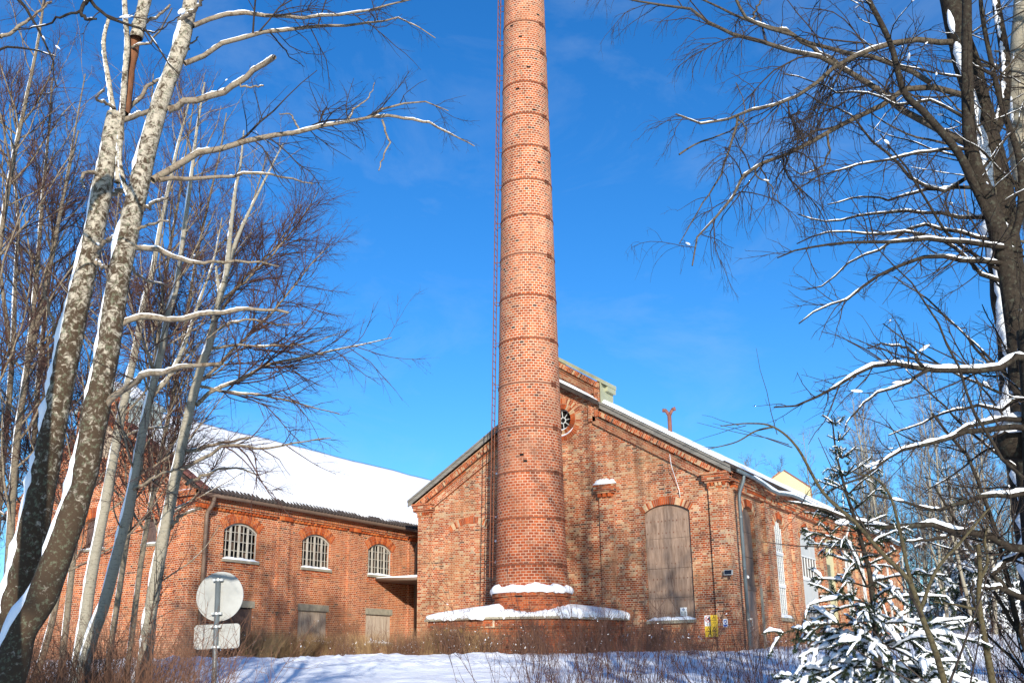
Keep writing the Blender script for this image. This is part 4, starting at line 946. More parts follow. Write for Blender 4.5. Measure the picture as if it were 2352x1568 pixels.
def spawn(rng, P, R, dens, t0, t1, ang, lfac, lmin, lmax, rfac, rmin, n, wob, trop, tip=.35, curl=0.0, taper=.7):
    """children of the branches P (m,k,3): dens per metre, start angle, length = lfac x parent length"""
    m, k, _ = P.shape; seg = np.linalg.norm(np.diff(P, axis=1), axis=2).sum(1)
    cnt = rng.poisson(np.maximum(dens * seg * (t1 - t0), .3)); idx = np.repeat(np.arange(m), cnt); c = len(idx)
    if c == 0: return np.zeros((0, n, 3)), np.zeros((0, n))
    t = rng.uniform(t0, t1, c); x = t * (k - 1); i0 = np.minimum(x.astype(int), k - 2); fr = (x - i0)[:, None]
    A = P[idx, i0]; B = P[idx, i0 + 1]; pos = A * (1 - fr) + B * fr; tan = norm(B - A)
    r0 = (R[idx, i0] * (1 - fr[:, 0]) + R[idx, i0 + 1] * fr[:, 0])
    rv = norm(rng.normal(size=(c, 3))); perp = norm(rv - tan * (rv * tan).sum(1, keepdims=True))
    a = np.radians(rng.normal(ang[0], ang[1], c))[:, None]; d = norm(tan * np.cos(a) + perp * np.sin(a))
    Ln = np.clip(seg[idx] * lfac * (1.15 - taper * t) * rng.uniform(.55, 1.25, c), lmin, lmax); st = (Ln / (n - 1))[:, None]
    Q = np.zeros((c, n, 3)); Q[:, 0] = pos; tr = np.asarray(trop, float)[None, :]
    cv = norm(rng.normal(size=(c, 3))) * curl
    for i in range(1, n):
        d = norm(d + rng.normal(size=(c, 3)) * wob + tr + cv); Q[:, i] = Q[:, i - 1] + d * st
    rs = np.maximum(np.minimum(r0 * rfac, Ln * .010 + .0006), rmin); RR = rs[:, None] * np.linspace(1, tip, n)[None, :]
    return Q, RR
def tube_arrays(P, R, k):
    m, n, _ = P.shape
    T = np.gradient(P, axis=1); T = norm(T); main = norm(P[:, -1] - P[:, 0])
    ref = np.where(np.abs(main[:, 2:3]) > .8, np.array([[1., .3, 0]]), np.array([[.1, .05, 1.]]))[:, None, :]
    X = norm(np.cross(T, np.broadcast_to(ref, T.shape))); Y = np.cross(T, X)
    a = 2 * np.pi * np.arange(k) / k
    V = P[:, :, None, :] + R[:, :, None, None] * (X[:, :, None, :] * np.cos(a)[None, None, :, None] + Y[:, :, None, :] * np.sin(a)[None, None, :, None])
    idx = np.arange(m * n * k).reshape(m, n, k); nx = np.roll(idx, -1, axis=2)
    F = np.stack([idx[:, :-1], nx[:, :-1], nx[:, 1:], idx[:, 1:]], -1).reshape(-1, 4)
    return V.reshape(-1, 3), F
def merge(parts):
    V = []; F = []; o = 0
    for v, f in parts:
        if len(v) == 0: continue
        V.append(v); F.append(f + o); o += len(v)
    return (np.concatenate(V), np.concatenate(F)) if V else (np.zeros((0, 3)), np.zeros((0, 4), int))
def tubes(name, levels, mat, parent):
    """levels: list of (P, R, sides)"""
    V, F = merge([tube_arrays(P, R, k) for P, R, k in levels if len(P)])
    if len(V) == 0: return None
    return obj(name, fast_mesh(name, V, F), mat, parent)
def branch_snow(rng, P, R, cover, thick, name, parent, k=5, flat=.8, minr=.004, lump=.5, pieces=3.0, n=9):
    """snow lying along the upper side of branches"""
    out = []; m, kk, _ = P.shape; cnt = rng.poisson(pieces * cover + .2, m); idx = np.repeat(np.arange(m), cnt); c = len(idx)
    if c == 0: return None
    ln = rng.uniform(.4, 1.3, c) / pieces; t0 = rng.uniform(0, 1, c) * (1 - ln * .6); t1 = np.minimum(1, t0 + ln)
    t = t0[:, None] + (t1 - t0)[:, None] * np.linspace(0, 1, n)[None, :]; x = t * (kk - 1); i0 = np.minimum(x.astype(int), kk - 2); f = (x - i0)
    A = P[idx[:, None], i0]; B = P[idx[:, None], i0 + 1]; Q = A * (1 - f[..., None]) + B * f[..., None]; r = R[idx[:, None], i0] * (1 - f) + R[idx[:, None], i0 + 1] * f
    tan = norm(Q[:, -1] - Q[:, 0]); keep = np.abs(tan[:, 2]) < .86; Q, r, tan = Q[keep], r[keep], tan[keep]; c = len(Q)
    if c == 0: return None
    env = np.sin(np.pi * np.linspace(.02, .98, n)) ** .5
    s = np.maximum(r * flat, minr) * thick * env[None, :] * rng.uniform(1 - lump, 1 + lump, (c, n)); flatn = (1 - tan[:, 2] ** 2)[:, None]; s = s * (.5 + .5 * flatn)
    up = np.array([0, 0, 1.0])[None, None, :]
    Q = Q + up * (r * .75 + s * .35)[..., None]
    return tubes(name, [(Q, s, k)], m_snowt, parent)
def snow_blobs(rng, lv, n, size, parent):
    """rounded lumps caught on twigs and in forks"""
    Qs = []; Ss = []
    for P, R in lv:
        m, k, _ = P.shape; c = int(n / len(lv)); idx = rng.integers(0, m, c); x = rng.uniform(.15, .95, c) * (k - 1); i0 = np.minimum(x.astype(int), k - 2); f = (x - i0)[:, None]
        A, B = P[idx, i0], P[idx, i0 + 1]; p = A * (1 - f) + B * f; d = norm(B - A); d[:, 2] *= .6; sz = size * rng.lognormal(-.1, .45, c); r = R[idx, i0]; e = np.array([-1.25, -.95, -.3, .35, .95, 1.25])
        q = p[:, None, :] + d[:, None, :] * (e[None, :, None] * (sz * rng.uniform(1.6, 3.6, c))[:, None, None]); q[:, :, 2] += (r * .5 + sz * .25)[:, None]; Qs.append(q); Ss.append(sz[:, None] * np.array([.05, .62, 1, .95, .6, .05])[None] * rng.uniform(.85, 1.15, (c, 6)))
    tubes('snow_clumps', [(np.concatenate(Qs), np.concatenate(Ss), 7)], m_snowt, parent)
def wind_snow(line, R, side, name, parent, t0=0.0, t1=1.0, seed=0, width=.62, k=9, gaps=.25, mat=None):
    """strip of snow driven against one side of a trunk"""
    P, Rr = resample(line, R, 120); i0, i1 = int(t0 * 119), int(t1 * 119); P, Rr = P[i0:i1], Rr[i0:i1]; T = norm(np.gradient(P, axis=0))
    sd = norm(np.asarray(side, float)[None, :] - T * (T @ np.asarray(side, float))[:, None]); n = len(P)
    h = np.array([noise.noise(Vector((i * .16, seed, 0))) + .5 * noise.noise(Vector((i * .5, seed, 5))) for i in range(n)])
    amp = np.clip(.62 + .75 * h - gaps * .3, 0, 1.15) * np.minimum(1, np.minimum(np.arange(n), n - 1 - np.arange(n)) / 3)
    amp = np.where(amp < .12, .02, amp)
    b2 = np.cross(T, sd); a = 2 * np.pi * np.arange(k) / k
    V = P[:, None, :] + (sd * (Rr * .74)[:, None])[:, None, :] + (Rr * width * amp)[:, None, None] * (sd[:, None, :] * np.cos(a)[None, :, None] * .95 + b2[:, None, :] * np.sin(a)[None, :, None] * .95)
    idx = np.arange(n * k).reshape(n, k); nx = np.roll(idx, -1, 1); F = np.stack([idx[:-1], nx[:-1], nx[1:], idx[1:]], -1).reshape(-1, 4)
    return obj(name, fast_mesh(name, V.reshape(-1, 3), F), mat or m_snowt, parent)
def root_down(L, R):
    """continue a trunk downwards into the ground"""
    L = [np.array(p) for p in L]; d = L[0] - L[1]; d = d / np.linalg.norm(d)
    if d[2] > -.5: d = norm(d + np.array([0, 0, -.8]))
    for i in range(30):
        if L[0][2] < ground(L[0][0], L[0][1]) - .15: break
        L.insert(0, L[0] + d * .3); R.insert(0, R[0] * 1.03)
    return np.array(L), R
def taper(r0, r1, n): return list(np.linspace(r0, r1, n))
def px(w, D): return w / 2 / FPX * D * 1.0
WIND = -RH[0] * .92, -RH[1] * .92, .35
WINDV = np.array([-.80 * RH[0] - .60 * FH[0], -.80 * RH[1] - .60 * FH[1], .25])
def trunk_mesh(lines, k=14, seed=0, rough=.06):
    parts = []
    for P, R in lines:
        n = max(24, len(P) * 5); Q = smooth_line(P, n); Rr = np.interp(np.linspace(0, 1, len(Q)), np.linspace(0, 1, len(R)), R)
        Rr = Rr * np.array([1 + rough * noise.noise(Vector((i * .35, seed, 2))) * 2 for i in range(len(Q))]); parts.append(tube_arrays(Q[None], Rr[None], k))
    return merge(parts)
def make_tree(name, label, stems, limbs, seed, bark, limbm, twigm, lv, group=None, snow=None, wind=True, kind='tree', windn=9):
    """stems / limbs: list of (points, radii); lv: list of spawn settings applied to limbs, then to their children"""
    rng = np.random.default_rng(seed)
    st = []
    for i, (P, R) in enumerate(stems):
        P = np.asarray(P, float)
        if i == 0: P, R = root_down(P, list(R))
        st.append((P, list(R)))
    base = st[0][0][0]; gz = ground(base[0], base[1])
    t = thing(name, label, kind, group, loc=(base[0], base[1], gz))
    V, F = trunk_mesh(st, 14, seed); tr = obj('trunk', fast_mesh('trunk', V, F), bark, t)
    if wind:
        for i, (P, R) in enumerate(st):
            if max(R) > .03 and i < windn: wind_snow(smooth_line(P, 60), R, WINDV, 'trunk_snow', tr, seed=seed + i, t0=.0, t1=.98, width=.5 if wind is True else wind)
    K = 14
    LP = []; LR = []
    for P, R in limbs:
        P = np.asarray(P, float); Q = smooth_line(P, 28); Rr = np.interp(np.linspace(0, 1, len(Q)), np.linspace(0, 1, len(R)), R); q, r = resample(Q, Rr, K)
        q[1:-1] += rng.normal(size=(K - 2, 3)) * (r[1:-1, None] * .35 + .004); LP.append(q); LR.append(r)
    SP = np.array([resample(smooth_line(P, 28), R, K)[0] for P, R in st]); SR = np.array([resample(P, R, K)[1] for P, R in st])
    auto = lv.get('limb'); P0 = np.array(LP) if LP else np.zeros((0, K, 3)); R0 = np.array(LR) if LR else np.zeros((0, K))
    if auto:
        a, b_ = spawn(rng, SP, SR, n=K, **auto); P0 = np.concatenate([P0, a]); R0 = np.concatenate([R0, b_])
    if len(P0): tubes('branches', [(P0, R0, 7)], limbm, t)
    cur, curR = P0, R0; tw = []
    if lv.get('stemtwig'): tw.append((*spawn(rng, SP, SR, n=5, **lv['stemtwig']), 4))
    lev = []
    for i, s in enumerate(lv['twig']):
        s = dict(s); nn = s.pop('n', 6); a, b_ = spawn(rng, cur, curR, n=nn, **s); tw.append((a, b_, 4 if i == 0 else 3)); lev.append((a, b_))
        if s.get('lmax', 0) and i < len(lv['twig']) - 1: cur, curR = a, b_
    if tw: tubes('crown', tw, twigm, t)
    if snow:
        branch_snow(rng, P0, R0, snow[0], snow[1], 'snow_clumps', t, k=7, pieces=4, n=14, lump=.35)
        if snow[2] and lev: snow_blobs(rng, [(P0, R0)] + lev[:1], snow[2], snow[3], t)
    return t
S = lambda dens, t0, t1, ang, lfac, lmin, lmax, rfac, rmin, wob, trop, **k: dict(dens=dens, t0=t0, t1=t1, ang=ang, lfac=lfac, lmin=lmin, lmax=lmax, rfac=rfac, rmin=rmin, wob=wob, trop=trop, **k)

# ---- the two leaning birches in front
D1, D2 = 9.6, 9.0
dev = lambda pts, D, dd, w0, w1: (line_at(pts, D, D + dd), taper(px(w0, D), px(w1, D), len(pts)))
HERO = dict(twig=[S(5.5, .2, 1, (46, 16), .34, .15, 1.3, .55, .0022, .16, (0, 0, -.03), n=7), S(11, .1, 1, (42, 16), .5, .08, .6, .7, .0016, .14, (0, 0, -.06), n=5), S(11, .1, 1, (40, 15), .42, .05, .24, .8, .0014, .1, (0, 0, -.05), n=4)])
make_tree('leaning_birch', 'thick leaning birch at far left with split orange wood high on its broken top', [
    dev([(14, 1520), (38, 1384), (72, 1234), (112, 1034), (150, 834), (178, 700), (215, 540), (240, 400), (266, 262), (288, 246)][:9], D1, 0, 74, 44),
    dev([(266, 264), (261, 256), (251, 195), (238, 102), (249, 45)], D1, .2, 17, 9),
    dev([(270, 420), (277, 300), (282, 246), (287, 170), (292, 102), (288, 40), (285, -20)], D1, -.15, 16, 13)],
    [dev([(284, 276), (345, 255), (395, 246)], D1, -.3, 15, 11), dev([(282, 268), (320, 225), (350, 190), (395, 168)], D1, .6, 14, 8),
     dev([(236, 400), (220, 398), (196, 395), (186, 412), (195, 432)], D1, -.4, 11, 6), dev([(262, 250), (240, 235), (222, 225), (240, 205)], D1, -.4, 9, 5),
     dev([(205, 585), (240, 555), (262, 545)], D1, -.3, 14, 8), dev([(215, 590), (228, 610), (250, 612)], D1, -.3, 12, 8), dev([(245, 455), (290, 432), (330, 423)], D1, .4, 14, 9), dev([(318, 60), (355, 40), (390, 12)], D1, .4, 10, 6),
     dev([(130, 770), (110, 700), (100, 650)], D1, -.5, 8, 5), dev([(300, 110), (345, 95), (372, 62), (395, 20)], D1, -.5, 8, 3)],
    1, m_hero, m_limb, m_twigbr, HERO, snow=(.75, .75, 5, .006), kind='birch tree', wind=.58)
hb = [o for o in COL.objects if o.name == 'leaning_birch'][0]
Pq, Rq = dev([(283, 262), (287, 246), (297, 160), (308, 100), (324, 40), (334, 0), (342, -30)], D1, .1, 30, 30)
V, F = trunk_mesh([(Pq, Rq)], 12, 4, .12); obj('split_wood', fast_mesh('split_wood', V, F), m_wound, hb)
Pq, Rq = dev([(313, 88), (320, 55), (330, 15), (338, -20)], D1, 0, 34, 33); V, F = trunk_mesh([(Pq, Rq)], 12, 6, .1); obj('broken_top', fast_mesh('broken_top', V, F), m_hero, hb)
make_tree('leaning_birch', 'thick leaning birch with clean white upper stem and long snowy limbs', [
    dev([(20, 1560), (48, 1450), (95, 1372), (140, 1252), (188, 1109), (222, 934), (246, 809), (262, 700), (290, 550), (312, 460), (334, 360), (350, 300), (372, 225), (400, 150), (424, 75), (438, 0), (446, -50)], D2, 0, 72, 34),
    dev([(308, 470), (288, 430), (277, 385), (275, 330)], D2, .1, 16, 9)],
    [dev([(443, 60), (535, 29), (667, 40), (783, 35), (864, 20), (960, -5)], D2, .8, 14, 4), dev([(424, 146), (529, 96), (656, 69), (760, 62), (852, 52), (925, 44), (1000, 88)], D2, 1.2, 15, 3),
     dev([(388, 252), (460, 226), (535, 199), (590, 160), (612, 140), (630, 131)], D2, -.4, 19, 13), dev([(545, 194), (575, 200), (606, 197)], D2 - .2, 0, 6, 4),
     dev([(350, 414), (420, 369), (500, 340), (592, 317), (690, 303), (806, 280), (852, 266), (887, 245), (960, 232), (1030, 255)], D2, 1.4, 20, 3), dev([(852, 267), (920, 271), (990, 285), (1040, 310), (1090, 336)], D2 + 1.1, .3, 9, 3),
     dev([(878, 276), (891, 320), (886, 345), (870, 392)], D2 + 1.1, -.2, 6, 3), dev([(690, 303), (672, 268), (642, 262)], D2 + .8, .2, 6, 3), dev([(795, 282), (815, 250), (845, 225), (860, 190)], D2 + 1, .3, 6, 2),
     dev([(366, 414), (430, 412), (500, 407), (605, 398), (660, 409), (720, 422)], D2, .8, 13, 3), dev([(306, 568), (390, 580), (440, 604), (500, 600), (600, 604), (640, 612)], D2, .7, 14, 4),
     dev([(268, 752), (320, 735), (400, 728), (500, 715), (580, 708), (662, 718)], D2, .5, 16, 7), dev([(240, 936), (300, 880), (350, 855), (430, 843), (512, 835)], D2, -.7, 18, 8),
     dev([(330, 480), (360, 462), (385, 455)], D2, -.3, 10, 6), dev([(316, 528), (350, 512), (388, 508)], D2, -.2, 9, 4), dev([(300, 610), (330, 640), (385, 655)], D2, .8, 9, 3), dev([(412, 50), (440, 25), (470, -10)], D2, -.4, 13, 8), dev([(405, 130), (435, 105), (455, 85)], D2, .4, 8, 4)],
    2, m_hero, m_limb, m_twigdk, HERO, snow=(1.1, .72, 6, .006), kind='birch tree', wind=.6)

# ---- slimmer birches behind them
SLIM = dict(limb=S(4.6, .28, .99, (42, 14), .19, .5, 2.2, .42, .005, .08, (0, 0, .045), taper=.6),
    twig=[S(9, .12, 1, (36, 13), .52, .25, 1.3, .6, .0022, .13, (0, 0, .015), n=7), S(11, .1, 1, (34, 13), .52, .12, .62, .7, .0016, .1, (0, 0, -.01), n=6), S(9, .1, 1, (34, 14), .45, .06, .28, .8, .0013, .1, (0, 0, 0), n=4)])
def slim(label, pts, D, dd, w0, w1, seed, extra=(), limbs=(), lv=SLIM, bark=None, wind=True, twig=None, name='slim_birch'):
    stems = [dev(pts, D, dd, w0, w1)] + [dev(*e) for e in extra]
    return make_tree(name, label, stems, [dev(*l) for l in limbs], seed, bark or m_birch, m_limb, twig or m_twigbr, lv, snow=(.3, .7, 0, .006), kind='birch tree', wind=wind, group='slim birches on the left')
slim('slim birch in front of the workshop corner, its stem kinked and forked halfway up', [(325, 1545), (338, 1480), (345, 1409), (370, 1259), (395, 1134), (415, 1034), (440, 924), (465, 834), (480, 794), (495, 725), (508, 672)], 13, 0, 34, 14, 11,
    [([(508, 672), (520, 625), (530, 525), (540, 440), (552, 380), (560, 300)], 13, .3, 15, 4), ([(506, 680), (500, 645), (496, 612)], 13, .3, 12, 6), ([(515, 650), (540, 560), (575, 480), (620, 390), (650, 330)], 13, .8, 12, 3)],
    [([(452, 930), (490, 895), (560, 870), (600, 840), (680, 822), (790, 800), (900, 775)], 13, .8, 11, 2), ([(425, 1035), (460, 1032), (500, 1020), (575, 1004)], 13, .5, 10, 6), ([(412, 1082), (470, 1052), (520, 1022), (600, 1030), (690, 1015), (760, 1005)], 13, -.5, 10, 2), ([(428, 1112), (470, 1092), (525, 1073), (600, 1090)], 13, .6, 9, 3), ([(393, 1212), (420, 1182), (460, 1166)], 13, -.5, 9, 5),
     ([(478, 800), (540, 792), (620, 795), (700, 790), (800, 760)], 13, 1, 8, 2), ([(485, 760), (560, 735), (640, 745), (700, 742)], 13, .7, 8, 2), ([(448, 885), (520, 900), (600, 905), (700, 930), (780, 950)], 13, .9, 8, 2)])
slim('slim birch with snow-streaked stem crossing the workshop gable, second left of the kinked one', [(178, 1530), (193, 1440), (210, 1320), (240, 1165), (270, 999), (290, 900), (312, 799), (330, 700), (350, 625), (365, 540), (385, 440), (410, 330), (435, 230)], 13.6, 0, 29, 5, 12, limbs=[([(268, 1010), (330, 985), (400, 978)], 13.6, .4, 8, 3)])
slim('slim birch with two long snow strips, just left of the kinked birch', [(190, 1540), (212, 1460), (240, 1384), (272, 1259), (302, 1134), (326, 999), (346, 909), (372, 799), (386, 720), (405, 660), (424, 520), (440, 400), (452, 300), (470, 190)], 12.6, 0, 30, 5, 13,
    [([(346, 905), (385, 870), (420, 800), (455, 700), (490, 600), (510, 500)], 12.6, .7, 14, 3)], [([(304, 1128), (350, 1098), (395, 1080), (425, 1078)], 12.6, -.4, 9, 3)])
slim('thin pale birch just right of the thick leaning pair', [(78, 1560), (100, 1500), (125, 1400), (150, 1260), (170, 1150), (190, 1010), (212, 860), (240, 700), (262, 560), (275, 420)], 15, 0, 17, 3, 14, bark=m_tanbark, wind=.3)
slim('thin pale birch at the far left edge behind the split birch', [(20, 1300), (28, 1150), (40, 1000), (62, 850), (78, 700), (90, 560), (100, 430), (112, 300), (120, 180)], 15.5, 0, 19, 4, 15, [([(66, 830), (95, 700), (125, 560), (150, 430), (180, 300)], 15.5, .4, 18, 4)], bark=m_tanbark, wind=.3)
slim('thin birch clump stem at the left edge, forked above the snowy twigs', [(-10, 1250), (2, 1100), (18, 950), (30, 800), (36, 640), (42, 500), (30, 380), (22, 240)], 16.5, 0, 17, 3, 16, [([(28, 820), (10, 700), (-5, 560)], 16.5, .3, 15, 5)], bark=m_tanbark, wind=.3)
slim('thin birch with dark purple twigs between the two far left stems', [(60, 1300), (72, 1120), (82, 950), (98, 780), (118, 600), (150, 430), (172, 300), (196, 170)], 17.5, .5, 15, 3, 17, bark=m_tanbark, wind=.3)
slim('slender birch rising behind the thick pair, its fine crown against the sky', [(150, 1450), (172, 1250), (206, 1000), (238, 800), (268, 640), (300, 520), (330, 400), (345, 280), (352, 170)], 18, .5, 15, 3, 18, bark=m_tanbark, wind=.3)
slim('slender birch with pale upper stem in the twig thicket right of the white-stemmed birch', [(255, 1480), (290, 1250), (322, 1050), (352, 860), (372, 700), (392, 560), (412, 450), (430, 330), (448, 220)], 18.5, .5, 14, 3, 19, bark=m_tanbark, wind=.3)
slim('young birch with dense ascending twigs over the workshop roof end', [(300, 1480), (330, 1250), (372, 1030), (405, 870), (430, 720), (452, 590), (480, 460), (505, 350), (520, 260)], 19, .5, 13, 3, 20, bark=m_tanbark, wind=.3)
slim('young birch whose crown spreads furthest right over the snowy roof', [(330, 1480), (365, 1280), (410, 1050), (455, 860), (500, 700), (545, 560), (585, 450), (615, 350)], 19.5, 1, 13, 3, 21, limbs=[([(450, 880), (540, 800), (640, 700), (720, 600), (760, 560)], 19.5, 1, 9, 2), ([(500, 700), (590, 620), (680, 520), (730, 440)], 20, .5, 8, 2), ([(480, 760), (560, 640), (640, 560), (690, 470)], 20, .5, 8, 2)], bark=m_tanbark, wind=.3)
slim('thin birch at the far left whose twigs fill the top left corner', [(-40, 1100), (-30, 850), (-5, 600), (25, 400), (60, 230), (90, 80), (105, -40)], 14.5, 0, 17, 5, 22, limbs=[([(0, 86), (67, 46), (118, 5)], 12, .3, 11, 6)], bark=m_tanbark, wind=.3)
# near dark branch entering at the top left
make_tree('overhanging_tree', 'dark bare tree whose crooked branch hangs in at the top left corner', [dev([(-260, 1500), (-230, 900), (-160, 300), (-60, -120), (60, -260)], 6.5, 0, 90, 50)],
    [dev([(60, -250), (150, -110), (203, -5), (251, 41), (282, 56), (318, 62), (354, 92), (369, 113), (385, 150), (412, 172)], 6.5, -.3, 16, 3), dev([(205, -10), (190, 20), (196, 44), (222, 44)], 6.4, -.2, 13, 6), dev([(190, 22), (140, 40), (90, 60), (30, 72)], 6.4, .3, 8, 3), dev([(318, 62), (350, 75), (400, 45), (430, 20)], 6.3, .2, 5, 2), dev([(-60, -100), (60, 20), (110, 110), (130, 200)], 6.6, .3, 12, 3), dev([(-120, 200), (-20, 120), (60, 110), (130, 130)], 6.8, .3, 12, 3)],
    23, m_dkbark, m_dkbark, m_twigdk, dict(twig=[S(5, .2, 1, (50, 15), .3, .1, .7, .5, .0018, .2, (0, 0, -.03), n=7), S(9, .1, 1, (48, 15), .42, .05, .25, .7, .0011, .15, (0, 0, 0), n=5)]), snow=(.3, .9, 5, .012), wind=False)

# ---- the big trees on the right
D3 = 9.0
WEEP = dict(twig=[S(5.5, .15, 1, (55, 18), .32, .2, 1.1, .5, .0022, .17, (0, 0, -.12), n=8), S(14, .1, 1, (42, 15), .6, .15, .8, .65, .0014, .1, (0, 0, -.22), n=8), S(9, .1, 1, (35, 12), .45, .06, .28, .8, .0011, .08, (0, 0, -.14), n=4)])
make_tree('birch', 'big old snow-plastered birch at right with long limbs and hanging twigs across the sky', [
    dev([(2372, 1100), (2352, 960), (2340, 800), (2320, 670), (2303, 560), (2290, 440), (2266, 330), (2236, 200), (2202, 80), (2176, -40)], D3, 0, 104, 54),
    dev([(2262, 335), (2300, 260), (2310, 150), (2290, 20), (2280, -60)], D3, .5, 34, 20)],
    [dev([(2218, 328), (2125, 282), (2030, 222), (1930, 150), (1855, 121), (1800, 110), (1720, 86), (1650, 65), (1600, 30), (1570, 15), (1500, 10), (1400, -12)], D3, 1.6, 20, 5), dev([(1930, 152), (1830, 86), (1800, 68), (1728, 50), (1690, 6), (1675, -30)], D3 + 1.0, -.4, 13, 7), dev([(1728, 50), (1735, 25), (1755, -10)], D3 + .8, 0, 7, 4),
     dev([(2135, 190), (2050, 146), (1950, 121), (1825, 86), (1725, 50), (1640, 12), (1590, -10)], D3, 1.2, 15, 5), dev([(2208, 96), (2150, 90), (2075, 92), (2000, 112), (1930, 145), (1870, 195), (1785, 240), (1745, 250), (1690, 270), (1600, 285), (1552, 262)], D3, -.9, 17, 4), dev([(1695, 268), (1680, 330), (1665, 380), (1620, 460), (1560, 560)], D3 - .7, -.2, 7, 2), dev([(1690, 270), (1715, 300), (1700, 350)], D3 - .7, .1, 5, 2),
     dev([(2210, 218), (2100, 200), (2020, 236), (1950, 276), (1900, 305), (1800, 355), (1740, 378), (1720, 388), (1690, 420), (1672, 480), (1625, 512), (1600, 545), (1590, 610)], D3, -1.2, 17, 3), dev([(1900, 305), (1905, 345), (1890, 380), (1840, 400), (1800, 372)], D3 - .6, .2, 7, 2), dev([(1745, 376), (1735, 400), (1770, 425), (1790, 470)], D3 - .9, 0, 5, 2), dev([(1560, 355), (1600, 330), (1680, 300), (1712, 260), (1700, 215), (1690, 190)], D3 - .6, .2, 5, 2)],
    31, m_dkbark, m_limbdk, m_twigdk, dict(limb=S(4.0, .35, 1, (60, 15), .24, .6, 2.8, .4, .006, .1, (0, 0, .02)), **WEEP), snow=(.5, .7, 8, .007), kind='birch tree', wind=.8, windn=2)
make_tree('birch', 'white-barked birch stem cut by the right edge of the picture', [dev([(2420, 900), (2385, 560), (2352, 400), (2338, 300), (2334, 200), (2345, 60), (2352, -40)], 10, 0, 60, 40)], [dev([(2338, 140), (2310, 128), (2285, 118)], 10, .3, 10, 6)],
    32, m_birch, m_limb, m_twigdk, dict(limb=S(1.2, .4, 1, (55, 14), .2, .5, 1.6, .3, .006, .12, (0, 0, .02)), twig=HERO['twig']), snow=(.7, 1, 8, .015), kind='birch tree', wind=.3)
STIFF = dict(twig=[S(13.0, .1, 1, (52, 16), .28, .1, .8, .5, .003, .14, (0, 0, .02), n=6), S(14, .12, 1, (50, 15), .45, .05, .28, .75, .0019, .12, (0, 0, .05), n=4)])
make_tree('bare_tree', 'dark lichened tree with stiff level branches carrying snow lumps, right of the sky gap', [
    dev([(2380, 1250), (2350, 960), (2335, 760), (2300, 560), (2262, 440), (2238, 375), (2226, 300), (2221, 150), (2221, -40)], 8.2, 0, 58, 24),
    dev([(2290, 530), (2240, 430), (2200, 350), (2126, 262), (2076, 210), (2045, 100), (1990, -10)], 8.2, -.5, 24, 12), dev([(2310, 600), (2345, 480), (2340, 360), (2300, 240), (2260, 60), (2250, -30)], 8.2, .6, 22, 10)],
    [dev([(2345, 576), (2250, 565), (2150, 551), (2050, 556), (1920, 555), (1850, 571), (1786, 592)], 8.2, -.8, 15, 3), dev([(2345, 610), (2240, 600), (2150, 590), (2080, 601), (2010, 640), (1960, 680), (1900, 701), (1835, 743)], 8.2, -.3, 14, 3), dev([(2320, 500), (2250, 498), (2130, 490), (2050, 486), (1960, 500), (1900, 510), (1832, 492)], 8.2, .7, 12, 3), dev([(2285, 432), (2200, 430), (2100, 440), (2050, 460), (1990, 452), (1900, 470)], 8.2, .4, 11, 3), dev([(2245, 342), (2150, 345), (2050, 366), (1960, 381), (1890, 402), (1820, 440)], 8.2, -.5, 9, 3), dev([(2240, 395), (2170, 440), (2100, 410), (2010, 330), (1950, 262), (1890, 235), (1820, 200)], 8.2, .4, 11, 3), dev([(2340, 640), (2260, 635), (2180, 560), (2090, 530), (2000, 540), (1900, 530), (1830, 560)], 8.2, .3, 12, 3), dev([(2330, 560), (2230, 540), (2100, 520), (2020, 575), (1950, 600), (1900, 650), (1850, 665)], 8.2, .5, 11, 3), dev([(2230, 280), (2140, 230), (2060, 240), (1980, 210), (1930, 215), (1880, 190), (1800, 170)], 8.2, .6, 9, 3)],
    33, m_dkbark, m_dkbark, m_twigdk, dict(limb=S(7.0, .1, 1, (62, 16), .26, .5, 2.6, .4, .006, .1, (0, 0, .02)), **STIFF), snow=(1.0, .9, 70, .0075), wind=False)
